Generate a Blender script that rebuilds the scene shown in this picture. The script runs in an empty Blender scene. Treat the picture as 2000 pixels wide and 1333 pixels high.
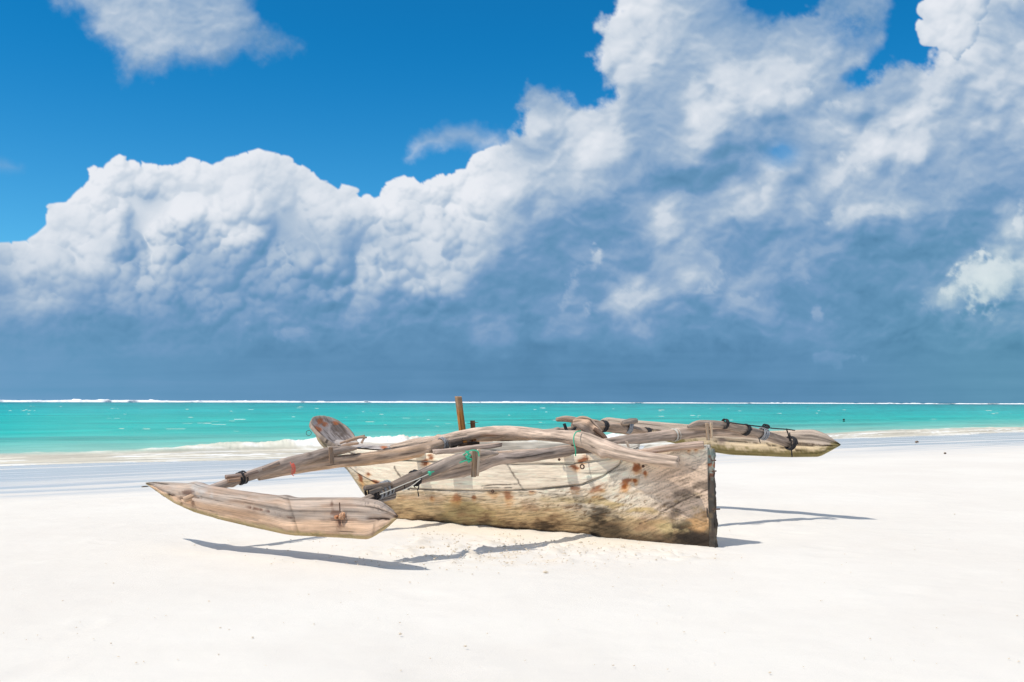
import bpy, math, random
import numpy as np
from mathutils import Vector, Matrix
random.seed(4)
sc = bpy.context.scene
R = math.radians

# ------------------------------------------------------------------ camera, sky, sun, exposure
F, CX, CY, YH = 1944.0, 1000.0, 666.5, 784.5      # focal length and centre in photo pixels, horizon row
H = 1.35
PITCH = math.atan((YH - CY) / F)
ROLL = R(0.16)
cam_d = bpy.data.cameras.new('camera')
cam_d.sensor_width = 36.0
cam_d.lens = F / 2000.0 * 36.0
cam_d.clip_start, cam_d.clip_end = 0.1, 90000.0
cam = bpy.data.objects.new('camera', cam_d)
sc.collection.objects.link(cam)
cam.location = (0, 0, H)
CAMR = Matrix.Rotation(R(90) + PITCH, 3, 'X') @ Matrix.Rotation(ROLL, 3, 'Z')
cam.rotation_euler = CAMR.to_euler()
sc.camera = cam

SUN = Vector((-0.57, -0.31, 1.0)).normalized()       # towards the sun
SUN_EL = math.asin(SUN.z)
SUN_AZ = math.atan2(SUN.x, SUN.y)
ld = bpy.data.lights.new('sun', 'SUN')
ld.energy = 3.5
ld.angle = R(0.5)
ld.color = (1.0, 0.95, 0.87)
sun = bpy.data.objects.new('sun', ld)
sc.collection.objects.link(sun)
sun.rotation_euler = (-SUN).to_track_quat('-Z', 'Y').to_euler()
sun.location = (0, 0, 30)

world = bpy.data.worlds.new('World')
sc.world = world
world.use_nodes = True
wt = world.node_tree
wt.nodes.clear()


class N:
    """small node-building helper"""
    def __init__(s, tree): s.t = tree
    def n(s, typ, **kw):
        nd = s.t.nodes.new(typ)
        for k, v in kw.items(): setattr(nd, k, v)
        return nd
    def l(s, a, b): s.t.links.new(a, b)
    def setin(s, sock, v):
        if isinstance(v, bpy.types.NodeSocket): s.l(v, sock)
        else: sock.default_value = v
    def m(s, op, a, b=None, c=None, clamp=False):
        nd = s.n('ShaderNodeMath', operation=op); nd.use_clamp = clamp
        s.setin(nd.inputs[0], a)
        if b is not None: s.setin(nd.inputs[1], b)
        if c is not None: s.setin(nd.inputs[2], c)
        return nd.outputs[0]
    def mix(s, f, a, b, blend='MIX'):
        nd = s.n('ShaderNodeMix', data_type='RGBA', blend_type=blend)
        s.setin(nd.inputs[0], f)
        s.setin(nd.inputs[6], a if isinstance(a, bpy.types.NodeSocket) else (*a, 1)[:4])
        s.setin(nd.inputs[7], b if isinstance(b, bpy.types.NodeSocket) else (*b, 1)[:4])
        return nd.outputs[2]
    def rng(s, v, a, b, c=0.0, d=1.0, smooth=True):
        nd = s.n('ShaderNodeMapRange')
        if smooth: nd.interpolation_type = 'SMOOTHSTEP'
        s.setin(nd.inputs[0], v)
        for i, q in enumerate((a, b, c, d)): nd.inputs[i + 1].default_value = q
        return nd.outputs[0]
    def noise(s, vec, scale, detail=4, rough=0.5, dist=0.0):
        nd = s.n('ShaderNodeTexNoise')
        s.l(vec, nd.inputs['Vector'])
        nd.inputs['Scale'].default_value = scale
        nd.inputs['Detail'].default_value = detail
        nd.inputs['Roughness'].default_value = rough
        nd.inputs['Distortion'].default_value = dist
        return nd.outputs[0]
    def mapping(s, vec, scale=(1, 1, 1), rot=(0, 0, 0), loc=(0, 0, 0)):
        nd = s.n('ShaderNodeMapping')
        s.l(vec, nd.inputs[0])
        nd.inputs['Location'].default_value = loc
        nd.inputs['Rotation'].default_value = rot
        nd.inputs['Scale'].default_value = scale
        return nd.outputs[0]
    def bump(s, h, dist, strength=1.0, normal=None):
        nd = s.n('ShaderNodeBump')
        s.l(h, nd.inputs['Height'])
        nd.inputs['Distance'].default_value = dist
        nd.inputs['Strength'].default_value = strength
        if normal is not None: s.l(normal, nd.inputs['Normal'])
        return nd.outputs[0]


def lin(r, g, b):
    f = lambda c: (c / 255 / 12.92) if c / 255 <= 0.04045 else ((c / 255 + 0.055) / 1.055) ** 2.4
    return (f(r), f(g), f(b))


w = N(wt)
skyt = w.n('ShaderNodeTexSky', sky_type='NISHITA')
skyt.sun_disc = False
skyt.sun_elevation = SUN_EL
skyt.sun_rotation = SUN_AZ
skyt.air_density, skyt.dust_density, skyt.ozone_density = 0.8, 0.0, 3.5
tc = w.n('ShaderNodeTexCoord')
sep = w.n('ShaderNodeSeparateXYZ'); w.l(tc.outputs['Generated'], sep.inputs[0])
dx, dy, dz = sep.outputs
el = w.m('MAXIMUM', dz, 0.0)
# deep tropical blue: the clear sky is graded once for the whole dome
tint = w.mix(w.rng(el, 0.02, 0.36), (0.52, 1.22, 1.32), (0.06, 0.96, 1.32))
blue = w.mix(1.0, skyt.outputs[0], tint, 'MULTIPLY')
# unseen broken clouds all round, thickened and whitened to raise the ambient light, outside the stretch where the cloud bank itself is modelled
inv = w.m('DIVIDE', 1.0, w.m('ADD', el, 0.10))
cmb = w.n('ShaderNodeCombineXYZ')
w.l(w.m('MULTIPLY', dx, inv), cmb.inputs[0]); w.l(w.m('MULTIPLY', dy, inv), cmb.inputs[1])
cn = w.noise(cmb.outputs[0], 1.1, 9, 0.56, 0.3)
cn2 = w.noise(cmb.outputs[0], 2.9, 7, 0.55, 0.2)
cover = w.rng(cn, 0.44, 0.56)
low = w.rng(el, 0.05, 0.22, 1.0, 0.0)
cover = w.m('MAXIMUM', cover, low)
inx = w.rng(w.m('ABSOLUTE', w.m('DIVIDE', dx, w.m('MAXIMUM', dy, 0.02))), 0.58, 0.84)
inz = w.rng(w.m('DIVIDE', dz, w.m('MAXIMUM', dy, 0.02)), 0.48, 0.72)
front = w.m('MAXIMUM', w.m('MAXIMUM', inx, inz), w.rng(dy, 0.0, 0.02, 1.0, 0.0))
cover = w.m('MULTIPLY', cover, front)
ccol = w.mix(w.m('MULTIPLY', w.rng(cn2, 0.30, 0.55), w.rng(el, 0.02, 0.26)), lin(92, 142, 184), lin(246, 247, 250))
bgs = w.n('ShaderNodeBackground'); w.l(blue, bgs.inputs[0]); bgs.inputs[1].default_value = 0.105
bgc = w.n('ShaderNodeBackground'); w.l(ccol, bgc.inputs[0]); bgc.inputs[1].default_value = 1.0
mx = w.n('ShaderNodeMixShader'); w.l(cover, mx.inputs[0]); w.l(bgs.outputs[0], mx.inputs[1]); w.l(bgc.outputs[0], mx.inputs[2])
wo = w.n('ShaderNodeOutputWorld'); w.l(mx.outputs[0], wo.inputs[0])

sc.view_settings.view_transform = 'Standard'
sc.view_settings.look = 'None'
sc.view_settings.exposure = 0.0
sc.view_settings.gamma = 1.0
sc.view_settings.use_curve_mapping = False
sc.cycles.max_bounces = 6
sc.cycles.transparent_max_bounces = 8
sc.cycles.use_denoising = True

# ------------------------------------------------------------------ geometry helpers
CR = np.array(CAMR)
def ray(px, py):
    px, py = np.broadcast_arrays(np.asarray(px, float), np.asarray(py, float))
    d = np.stack([(px - CX) / F, (CY - py) / F, -np.ones_like(px)], -1)
    return d @ CR.T
def at(px, py, Y):
    """the point a pixel of the photograph shows when it lies Y metres down the beach"""
    d = ray(px, py)
    k = np.asarray(Y, float) / d[..., 1]
    return d * k[..., None] + np.array([0, 0, H])
def ground(px, py, z=0.0):
    d = ray(px, py)
    k = (z - H) / d[..., 2]
    return d * k[..., None] + np.array([0, 0, H])
def proj(P):
    q = (P - np.array([0, 0, H])) @ CR
    return CX + F * q[..., 0] / -q[..., 2], CY - F * q[..., 1] / -q[..., 2]

def _h(ix, iy, iz, seed):
    h = (ix * 374761393 + iy * 668265263 + iz * 2147483647 + seed * 1274126177) & 0xFFFFFFFF
    h = ((h ^ (h >> 13)) * 1274126177) & 0xFFFFFFFF
    h = ((h ^ (h >> 16)) * 2246822519) & 0xFFFFFFFF
    return ((h ^ (h >> 15)) & 0xFFFFFF) / float(0xFFFFFF)
def vn(x, y, z=0.0, seed=0):
    x, y, z = np.broadcast_arrays(np.asarray(x, float), np.asarray(y, float), np.asarray(z, float))
    flat = not np.any(z)
    ix, iy, iz = np.floor(x).astype(np.int64), np.floor(y).astype(np.int64), np.floor(z).astype(np.int64)
    fx, fy, fz = x - ix, y - iy, z - iz
    s = lambda t: t * t * t * (t * (t * 6 - 15) + 10)
    fx, fy, fz = s(fx), s(fy), s(fz)
    def sl(k):
        a = _h(ix, iy, iz + k, seed); b = _h(ix + 1, iy, iz + k, seed)
        c = _h(ix, iy + 1, iz + k, seed); d = _h(ix + 1, iy + 1, iz + k, seed)
        return (a + (b - a) * fx) * (1 - fy) + (c + (d - c) * fx) * fy
    r = sl(0)
    if not flat: r = r * (1 - fz) + sl(1) * fz
    return r * 2 - 1
def fbm(x, y, z=0.0, o=4, seed=0, g=0.5):
    t, a, n = 0.0, 1.0, 0.0
    c, s_ = math.cos(0.6), math.sin(0.6)
    for i in range(o):
        t = t + a * vn(x, y, z, seed + i * 17); n += a; a *= g
        x, y, z = (x * c - y * s_) * 2.03 + 3.1, (x * s_ + y * c) * 2.03 + 1.7, z * 2.03
    return t / n * 1.5
def worley(x, y, seed=0):
    ix, iy = np.floor(x).astype(np.int64), np.floor(y).astype(np.int64)
    acc = np.zeros(x.shape)
    for a in (-1, 0, 1):
        for b in (-1, 0, 1):
            cx = ix + a + _h(ix + a, iy + b, 0 * ix, seed); cy = iy + b + _h(ix + a, iy + b, 0 * ix + 7, seed + 3)
            acc += np.exp(-15.0 * ((cx - x) ** 2 + (cy - y) ** 2))
    return np.sqrt(np.clip(-np.log(acc + 1e-12) / 15.0 + 0.06, 0.0, 1.14))
def sst(a, b, x):
    t = np.clip((x - a) / (b - a), 0, 1)
    return t * t * (3 - 2 * t)
def lerp(a, b, t):
    t = np.asarray(t)[..., None]
    return np.asarray(a) * (1 - t) + np.asarray(b) * t

ORG = {}
def mk(name, V, Fq, mat, parent=None, col=None, uv=None, smooth=True, flip=False, org=None):
    V = np.asarray(V, float).reshape(-1, 3)
    if org is None: org = ORG.get(parent.name, (0, 0, 0)) if parent else (0, 0, 0)
    V = V - np.array(org)
    Fq = np.asarray(Fq, np.int32).reshape(-1, 4)
    if flip: Fq = Fq[:, ::-1]
    me = bpy.data.meshes.new(name)
    me.vertices.add(len(V)); me.vertices.foreach_set('co', V.ravel())
    me.loops.add(Fq.size); me.loops.foreach_set('vertex_index', np.ascontiguousarray(Fq).ravel())
    me.polygons.add(len(Fq)); me.polygons.foreach_set('loop_start', np.arange(0, Fq.size, 4, dtype=np.int32))
    me.update(calc_edges=True)
    me.validate()
    if smooth: me.polygons.foreach_set('use_smooth', np.ones(len(me.polygons), bool))
    if col is not None and len(me.vertices) == len(V):
        c = np.asarray(col, np.float32).reshape(len(V), -1)
        if c.shape[1] == 3: c = np.concatenate([c, np.ones((len(V), 1), np.float32)], 1)
        a = me.color_attributes.new('Col', 'FLOAT_COLOR', 'POINT'); a.data.foreach_set('color', c.ravel())
    if uv is not None:
        a = me.attributes.new('grain', 'FLOAT_VECTOR', 'POINT')
        u = np.zeros((len(V), 3), np.float32); u[:, :np.asarray(uv).reshape(len(V), -1).shape[1]] = np.asarray(uv).reshape(len(V), -1)
        a.data.foreach_set('vector', u.ravel())
    me.materials.append(mat)
    o = bpy.data.objects.new(name, me)
    sc.collection.objects.link(o)
    if parent: o.parent = parent; ORG[o.name] = org
    else:
        o.location = org
    return o
def gridf(n, m, wrap=False, off=0):
    """quads of an n x m vertex grid; wrap closes the second axis"""
    i = np.arange(n - 1)[:, None]; j = np.arange(m if wrap else m - 1)[None, :]
    j2 = (j + 1) % m
    a = i * m + j; b = i * m + j2; c = (i + 1) * m + j2; d = (i + 1) * m + j
    return np.stack(np.broadcast_arrays(a, b, c, d), -1).reshape(-1, 4) + off
def tag(o, label=None, cat=None, group=None, kind=None):
    for k, v in (('label', label), ('category', cat), ('group', group), ('kind', kind)):
        if v: o[k] = v
    return o
def catmull(P, step):
    P = np.asarray(P, float)
    Q = np.vstack([2 * P[0] - P[1], P, 2 * P[-1] - P[-2]])
    out = []
    for i in range(1, len(Q) - 2):
        L = np.linalg.norm(Q[i + 1][:3] - Q[i][:3]); n = max(2, int(L / step))
        t = np.linspace(0, 1, n, endpoint=False)[:, None]
        p0, p1, p2, p3 = Q[i - 1], Q[i], Q[i + 1], Q[i + 2]
        out.append(0.5 * ((2 * p1) + (-p0 + p2) * t + (2 * p0 - 5 * p1 + 4 * p2 - p3) * t ** 2 + (-p0 + 3 * p1 - 3 * p2 + p3) * t ** 3))
    out.append(Q[-2][None])
    return np.vstack(out)

# ------------------------------------------------------------------ materials
def principled(name):
    m = bpy.data.materials.new(name); m.use_nodes = True
    m.node_tree.nodes.clear()
    g = N(m.node_tree)
    b = g.n('ShaderNodeBsdfPrincipled'); o = g.n('ShaderNodeOutputMaterial'); g.l(b.outputs[0], o.inputs[0])
    return m, g, b
def attr(g, name):
    a = g.n('ShaderNodeAttribute'); a.attribute_name = name; return a
def wood_mat(name, gscale=(7, 90, 90), lo=0.72, hi=1.14, bump=0.003, rough=0.88, crack=0.5):
    m, g, b = principled(name)
    c = attr(g, 'Col'); u = attr(g, 'grain')
    v1 = g.mapping(u.outputs['Vector'], gscale)
    n1 = g.noise(v1, 1.0, 6, 0.62, 0.35)
    n2 = g.noise(g.mapping(u.outputs['Vector'], tuple(q * 0.33 for q in gscale)), 1.0, 3, 0.5, 0.8)
    gr = g.rng(n1, 0.25, 0.75, lo, hi, False)
    gr2 = g.rng(n2, 0.3, 0.7, 0.88, 1.1, False)
    ck = g.rng(n2, 0.30, 0.36, 1.0 - crack, 1.0)
    f = g.m('MULTIPLY', g.m('MULTIPLY', gr, gr2), ck)
    cmb = g.n('ShaderNodeCombineColor')
    for i in range(3): g.l(f, cmb.inputs[i])
    col = g.mix(1.0, c.outputs['Color'], cmb.outputs[0], 'MULTIPLY')
    g.l(col, b.inputs['Base Color'])
    b.inputs['Roughness'].default_value = rough
    b.inputs['Specular IOR Level'].default_value = 0.25
    h = g.m('ADD', n1, g.m('MULTIPLY', ck, 0.8))
    g.l(g.bump(h, bump, 0.9), b.inputs['Normal'])
    return m
def plain_mat(name, col, rough=0.8, var=0.25, scale=40, bump=0.002, spec=0.3, metal=0.0):
    m, g, b = principled(name)
    t = g.n('ShaderNodeTexCoord')
    n = g.noise(t.outputs['Object'], scale, 5, 0.6)
    c = g.mix(n, tuple(q * (1 - var) for q in col), tuple(min(1, q * (1 + var)) for q in col))
    g.l(c, b.inputs['Base Color']); b.inputs['Roughness'].default_value = rough
    b.inputs['Specular IOR Level'].default_value = spec; b.inputs['Metallic'].default_value = metal
    g.l(g.bump(n, bump, 0.8), b.inputs['Normal'])
    return m

M_pole = wood_mat('weathered_pole_wood', (5, 70, 70), 0.50, 1.30, 0.006, 0.9, 0.6)
M_hull = wood_mat('hull_wood', (5, 70, 70), 0.84, 1.12, 0.003, 0.86, 0.35)
M_float = wood_mat('float_wood', (3, 85, 85), 0.55, 1.25, 0.007, 0.86, 0.6)
M_orange = wood_mat('varnished_post_wood', (8, 60, 60), 0.7, 1.2, 0.002, 0.6, 0.2)
M_rope = plain_mat('tarred_rope', (0.035, 0.033, 0.035), 0.9, 0.5, 90, 0.004)
M_grope = plain_mat('grey_rope', (0.30, 0.30, 0.31), 0.95, 0.5, 120, 0.004)
M_green = plain_mat('green_twine', (0.05, 0.46, 0.27), 0.6, 0.3, 120, 0.001)
M_white = plain_mat('pale_cord', (0.62, 0.58, 0.5), 0.8, 0.3, 120, 0.001)
M_red = plain_mat('red_string', (0.75, 0.13, 0.09), 0.7, 0.3, 120, 0.001)
M_iron = plain_mat('rusty_iron', (0.12, 0.07, 0.05), 0.75, 0.6, 70, 0.003, 0.4, 0.3)
M_blackstuff = plain_mat('dark_debris', (0.03, 0.028, 0.025), 0.8, 0.4, 60, 0.003)

# shore frame: d = metres inland from the waterline, a = metres along it
SX, SY = -15.0, 28.0
SD = (0.796, 0.605); SN = (0.605, -0.796)
def shore(X, Y): return (X - SX) * SD[0] + (Y - SY) * SD[1], (X - SX) * SN[0] + (Y - SY) * SN[1]
def shore_wob(a): return 1.1 * vn(a * 0.07, 3.3, seed=5) + 0.5 * vn(a * 0.23, 8.3, seed=6)
SEA = -0.45
def sand_z(X, Y):
    a, d = shore(X, Y)
    z = np.interp(d, [-4000, -60, 0, 8, 16, 21, 60, 400], [-40, -2.4, SEA, -0.24, -0.075, 0, 0.0, 3.0])
    return z

def sand_material():
    m, g, b = principled('sand')
    geo = g.n('ShaderNodeNewGeometry'); P = geo.outputs['Position']
    c = attr(g, 'Col')
    s = g.n('ShaderNodeSeparateXYZ'); g.l(P, s.inputs[0])
    X = g.m('SUBTRACT', s.outputs[0], SX); Y = g.m('SUBTRACT', s.outputs[1], SY)
    a = g.m('ADD', g.m('MULTIPLY', X, SD[0]), g.m('MULTIPLY', Y, SD[1]))
    d = g.m('ADD', g.m('MULTIPLY', X, SN[0]), g.m('MULTIPLY', Y, SN[1]))
    cb = g.n('ShaderNodeCombineXYZ')
    g.l(g.m('MULTIPLY', a, 0.06), cb.inputs[0]); g.l(g.m('MULTIPLY', d, 1.0), cb.inputs[1])
    st = g.noise(cb.outputs[0], 1.25, 6, 0.6, 0.4)
    cb2 = g.n('ShaderNodeCombineXYZ')
    g.l(g.m('MULTIPLY', a, 0.035), cb2.inputs[0]); g.l(g.m('MULTIPLY', d, 0.45), cb2.inputs[1])
    st2 = g.noise(cb2.outputs[0], 1.0, 3, 0.5, 0.5)
    dd = g.m('ADD', d, g.m('MULTIPLY', g.m('SUBTRACT', st2, 0.5), 9.0))
    zone = g.rng(dd, 14.2, 17.2, 1.0, 0.0)
    zfade = g.rng(dd, 8.0, 17.5, 1.0, 0.0, False)
    streak = g.rng(g.m('ADD', st, g.m('MULTIPLY', g.m('SUBTRACT', zfade, 0.5), 0.2)), 0.36, 0.60)
    wet = g.m('MULTIPLY', zone, streak)
    gr = g.noise(P, 420, 3, 0.7)
    md = g.noise(P, 3.0, 5, 0.55)
    lg = g.noise(P, 0.35, 4, 0.5)
    dry = g.mix(md, (0.76, 0.71, 0.64), (0.80, 0.755, 0.685))
    dry = g.mix(g.rng(lg, 0.35, 0.65), dry, g.mix(1.0, dry, (0.955, 0.945, 0.94), 'MULTIPLY'))
    dry = g.mix(g.rng(gr, 0.62, 0.78, 0, 0.35), dry, (0.42, 0.37, 0.30))
    dry = g.mix(1.0, dry, c.outputs['Color'], 'MULTIPLY')
    # damp sand a little greyer before the wet sheen starts
    dry = g.mix(g.m('MULTIPLY', zone, 0.5), dry, (0.64, 0.61, 0.58))
    col = g.mix(wet, dry, (0.61, 0.61, 0.585))
    g.l(col, b.inputs['Base Color'])
    g.l(g.m('SUBTRACT', 0.92, g.m('MULTIPLY', wet, 0.70)), b.inputs['Roughness'])
    g.l(g.m('MULTIPLY', wet, 0.27), b.inputs['Specular IOR Level'])
    h = g.m('ADD', g.m('MULTIPLY', md, 0.6), g.m('MULTIPLY', gr, 0.10))
    bs = g.m('SUBTRACT', 1.0, g.m('MULTIPLY', wet, 0.93))
    bp = g.n('ShaderNodeBump'); g.l(h, bp.inputs['Height']); g.l(bs, bp.inputs['Strength']); bp.inputs['Distance'].default_value = 0.014
    g.l(bp.outputs[0], b.inputs['Normal'])
    return m
M_sand = sand_material()

def sea_material():
    m, g, b = principled('sea_water')
    c = attr(g, 'Col')
    geo = g.n('ShaderNodeNewGeometry'); P = geo.outputs['Position']
    r = g.mapping(P, (1, 1, 1), (0, 0, -math.atan2(SD[1], SD[0])))
    n1 = g.noise(g.mapping(r, (0.25, 0.9, 1)), 1.0, 5, 0.6)
    n2 = g.noise(g.mapping(r, (0.03, 0.12, 1)), 1.0, 5, 0.6)
    foam = c.outputs['Alpha']
    k = g.m('ADD', g.m('MULTIPLY', g.m('SUBTRACT', n1, 0.5), 0.75), g.m('MULTIPLY', g.m('SUBTRACT', n2, 0.5), 0.55))
    kk = g.m('ADD', 1.0, g.m('MULTIPLY', k, g.m('SUBTRACT', 1.0, foam)))
    cmb = g.n('ShaderNodeCombineColor')
    for i in range(3): g.l(kk, cmb.inputs[i])
    g.l(g.mix(1.0, c.outputs['Color'], cmb.outputs[0], 'MULTIPLY'), b.inputs['Base Color'])
    g.l(g.m('ADD', 0.30, g.m('MULTIPLY', foam, 0.6)), b.inputs['Roughness'])
    g.l(g.m('MULTIPLY', g.m('SUBTRACT', 1.0, foam), 0.10), b.inputs['Specular IOR Level'])
    b.inputs['IOR'].default_value = 1.33
    g.l(g.bump(g.m('ADD', n1, g.m('MULTIPLY', n2, 2.0)), 0.25, 0.5), b.inputs['Normal'])
    return m
M_sea = sea_material()
M_foam = plain_mat('sea_foam', (0.86, 0.87, 0.87), 0.95, 0.05, 0.2, 0.2, 0.0)

# ------------------------------------------------------------------ clouds: one far sheet of sky, shaded cloud by cloud
def build_clouds():
    fine = 2.0
    xs = np.concatenate([np.arange(-620, -40, 14.0), np.arange(-40, 2040, fine), np.arange(2040, 2634, 14.0)])
    ys = np.concatenate([np.arange(-620, -30, 14.0), np.arange(-30, 800, fine)])
    PX, PY = np.meshgrid(xs, ys, indexing='ij')
    # lightness, one figure each 50 px, one row each 50 px
    rows = {
     0:   '4 4 5 6 6.5 6.5 6 6 6 5.5 4 3 3 3 3 3 3 3 4 4 4 4 4 6 8 8 6.5 6 5.5 5 5 5 4.5 4.5 4.5 5 8 9 8.5 7 6.5',
     50:  '4 4 4 5 6 6.5 7 6.3 6 5.5 4.5 3 3 3 3 3 3 3 4 4 4 4 5 7 8 8 7 5.7 5.5 4.6 4.6 5 5 4.5 4.5 5 8.5 9 9 7 6',
     100: '4 4 4 4 5 5.7 6.3 5.8 5.3 4.8 4 3.5 3 3 3 3 3 4 4 4 5 5 5.5 7 8.3 8 7 6 6 5.6 6.3 6 6 5.2 4.8 5 8.5 9 9 6.7 7',
     150: '4 4 4 4 4 4.5 4.5 4.5 4 4 4 4 4 4 4 4 4 4 4 5 5 5 5.5 7 7.8 7 5.7 6 6.7 7 7.5 7.3 6.8 5.3 5 5.5 6.5 7.5 6.5 7 7',
     200: '4 4 4 4 4 4 4 4 4 4 4 4 4 4 4 4 4 4 4 5 5 5.3 5.3 5.5 7 5.7 5.2 7.3 7.4 7.4 7.6 7 5.4 5 5.2 5.7 7.5 6.2 6.2 7 7.2',
     250: '4 4 4 6 6 6 6 6 7 8 9 8 6 6 6 6 4.5 5 5 6 7 7.5 6.6 8.2 8 5.6 5.2 7.8 7.2 6.2 5.6 4.5 6.3 6 5.8 6.8 8 6.3 6.2 6.2 6.8',
     300: '4 4 6 8.5 9 9 8.5 8.5 9 9 9 9 8.5 8 8 9 9 8.5 8 8.4 7.4 6.4 7 8.5 8 5.7 5 5.6 4.3 3.3 2.4 3.5 5.2 7 8 8 7.2 5.7 5.2 5.4 5.2',
     350: '6 6 8 8.8 9 9 8.8 8.6 9 9 8.8 8 8.4 8.2 8.6 9 9 8.8 9 8.3 7.6 6.4 6.3 7 5.4 4 2.4 1.8 1.8 3 4.8 5.2 6 6.6 5.7 5 4.2 4.6 4.8 4.2 4',
     400: '7 8 8.4 8.8 8.8 8.4 7.2 8.6 8.8 8.7 8.2 7.8 7.8 8.5 8.5 8.9 7.8 8 8 7.5 6.9 6 5 4.1 3.2 4.4 5.8 4.4 5.5 6 6 5.8 5 6.4 6.5 5.8 4.2 4.5 3.7 3.2 3.2',
     450: '7.5 8.4 8.8 8.7 8 6.2 7.6 5.8 5.4 8 7.6 5.9 6.2 5.8 6 5.8 6.6 6.6 6.5 5.7 5 3.7 3 2.6 2.7 4 6.3 5 5 4.8 4.1 4 4 4 3.6 3.3 3 3 2.6 3.4 6',
     500: '7 7.4 8 8.2 7.6 4.9 7 4.8 5.2 5.6 5.5 4.7 5 5.4 5.6 6.2 7 7.4 6.2 6.3 3.4 2.6 2.6 4.1 4 3 4.4 4.9 4.1 3.3 4 3.1 2.7 2.5 2.2 2.1 2.2 2.5 3.3 6.4 7.5',
     550: '4.6 5.4 5.2 5.1 5.2 5 5.7 5 4.9 4.5 4 3.9 3.9 4.3 6.2 6 6.8 6 5.6 3.6 2.2 2.2 3.2 3 4.2 5.4 5 4.9 4.8 4 3.5 3.1 3 2.2 1.8 2 3 4.6 7.2 7 5.4',
     600: '5 5.6 5.5 4.6 4.2 4.8 4.1 3.7 4.6 3.8 2.7 2.6 2.6 3.1 4.4 4.5 4.4 3.4 2.9 2.3 1.9 2.1 2.6 3.6 6 5.8 4.8 3.8 3 3.6 3 2.6 2.6 2.2 2.2 2.5 3.6 4.2 4.2 4 4',
     650: '4 3.9 3.6 3.3 3 2.8 2.7 2.8 2.8 2.3 2.5 3.5 3.4 2.2 2.1 2 2 2 2.2 3.1 2.9 2.6 2.7 3 2.9 2.6 2.4 2.2 2 2 2 2.2 2.9 2.3 1.9 1.9 2.1 2.3 2.5 2.5 2.5',
     700: '2.9 2.7 2.5 2.3 2 1.9 1.8 1.7 1.6 1.5 1.5 1.4 1.3 1.3 1.2 1.1 1.1 1.1 1.1 1.1 1 1 1 .9 .9 .9 .9 .9 1 1 1.1 1.3 1.6 1.4 1.3 1.4 1.5 1.7 1.8 1.8 1.8',
     750: '3 2.8 2.6 2.4 2.2 2.1 2 1.9 1.8 1.7 1.7 1.6 1.5 1.4 1.4 1.3 1.3 1.2 1.2 1.1 1 1 .9 .9 .9 .9 .9 .9 1 1 1.1 1.1 1.2 1.3 1.3 1.4 1.5 1.6 1.7 1.7 1.7',
     800: '3.2 3 2.8 2.6 2.4 2.3 2.2 2.1 2 1.9 1.9 1.8 1.7 1.6 1.6 1.5 1.5 1.4 1.3 1.2 1.1 1.1 1 1 1 1 1 1 1.1 1.1 1.2 1.2 1.3 1.4 1.4 1.5 1.6 1.7 1.8 1.8 1.8'}
    G = np.array([[float(v) for v in rows[k].split()] for k in sorted(rows)])
    def look(x, y):
        gx = np.clip(x / 50.0, 0, 39.999); gy = np.clip(y / 50.0, 0, 15.999)
        i, j = gx.astype(int), gy.astype(int); fx, fy = gx - i, gy - j
        fx, fy = fx * fx * (3 - 2 * fx), fy * fy * (3 - 2 * fy)
        return (G[j, i] * (1 - fx) + G[j, i + 1] * fx) * (1 - fy) + (G[j + 1, i] * (1 - fx) + G[j + 1, i + 1] * fx) * fy
    def sd(poly, x, y):
        poly = np.asarray(poly, float); d = np.full(x.shape, 1e9); ins = np.zeros(x.shape, bool)
        for k in range(len(poly)):
            ax, ay = poly[k]; bx, by = poly[(k + 1) % len(poly)]
            ex, ey = bx - ax, by - ay; L = ex * ex + ey * ey
            t = np.clip(((x - ax) * ex + (y - ay) * ey) / max(L, 1e-6), 0, 1)
            d = np.minimum(d, (x - ax - t * ex) ** 2 + (y - ay - t * ey) ** 2)
            c = ((ay > y) != (by > y)); xi = ax + (y - ay) * ex / (ey if abs(ey) > 1e-9 else 1e-9)
            ins ^= c & (x < xi)
        return np.where(ins, 1, -1) * np.sqrt(d)
    # slow warps
    w1x, w1y = fbm(PX / 90, PY / 90, o=5, seed=11), fbm(PX / 90, PY / 90, o=5, seed=31)
    w2x, w2y = fbm(PX / 26, PY / 26, o=4, seed=51), fbm(PX / 26, PY / 26, o=4, seed=71)
    wispx, wispy = fbm(PX / 60, PY / 60, o=6, seed=91, g=0.62), fbm(PX / 60, PY / 60, o=6, seed=111, g=0.62)
    # heaps of round billows: big ones, smaller ones over their faces, smaller ones again
    fx0, fx1 = np.searchsorted(xs, -40.0), np.searchsorted(xs, 2039.0); fy0 = np.searchsorted(ys, -30.0)
    gx0, gy0 = xs[fx0], ys[fy0]; nx, ny = fx1 - fx0, len(ys) - fy0
    def gblur(a, sg):
        p = int(sg * 3) + 2; b = np.pad(a, p, mode='edge')
        kx, ky = np.fft.fftfreq(b.shape[0]), np.fft.rfftfreq(b.shape[1])
        g_ = np.exp(-2 * (np.pi * sg) ** 2 * (kx[:, None] ** 2 + ky[None] ** 2))
        return np.fft.irfft2(np.fft.rfft2(b) * g_, s=b.shape)[p:-p, p:-p]
    rs = np.random.RandomState(21)
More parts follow.
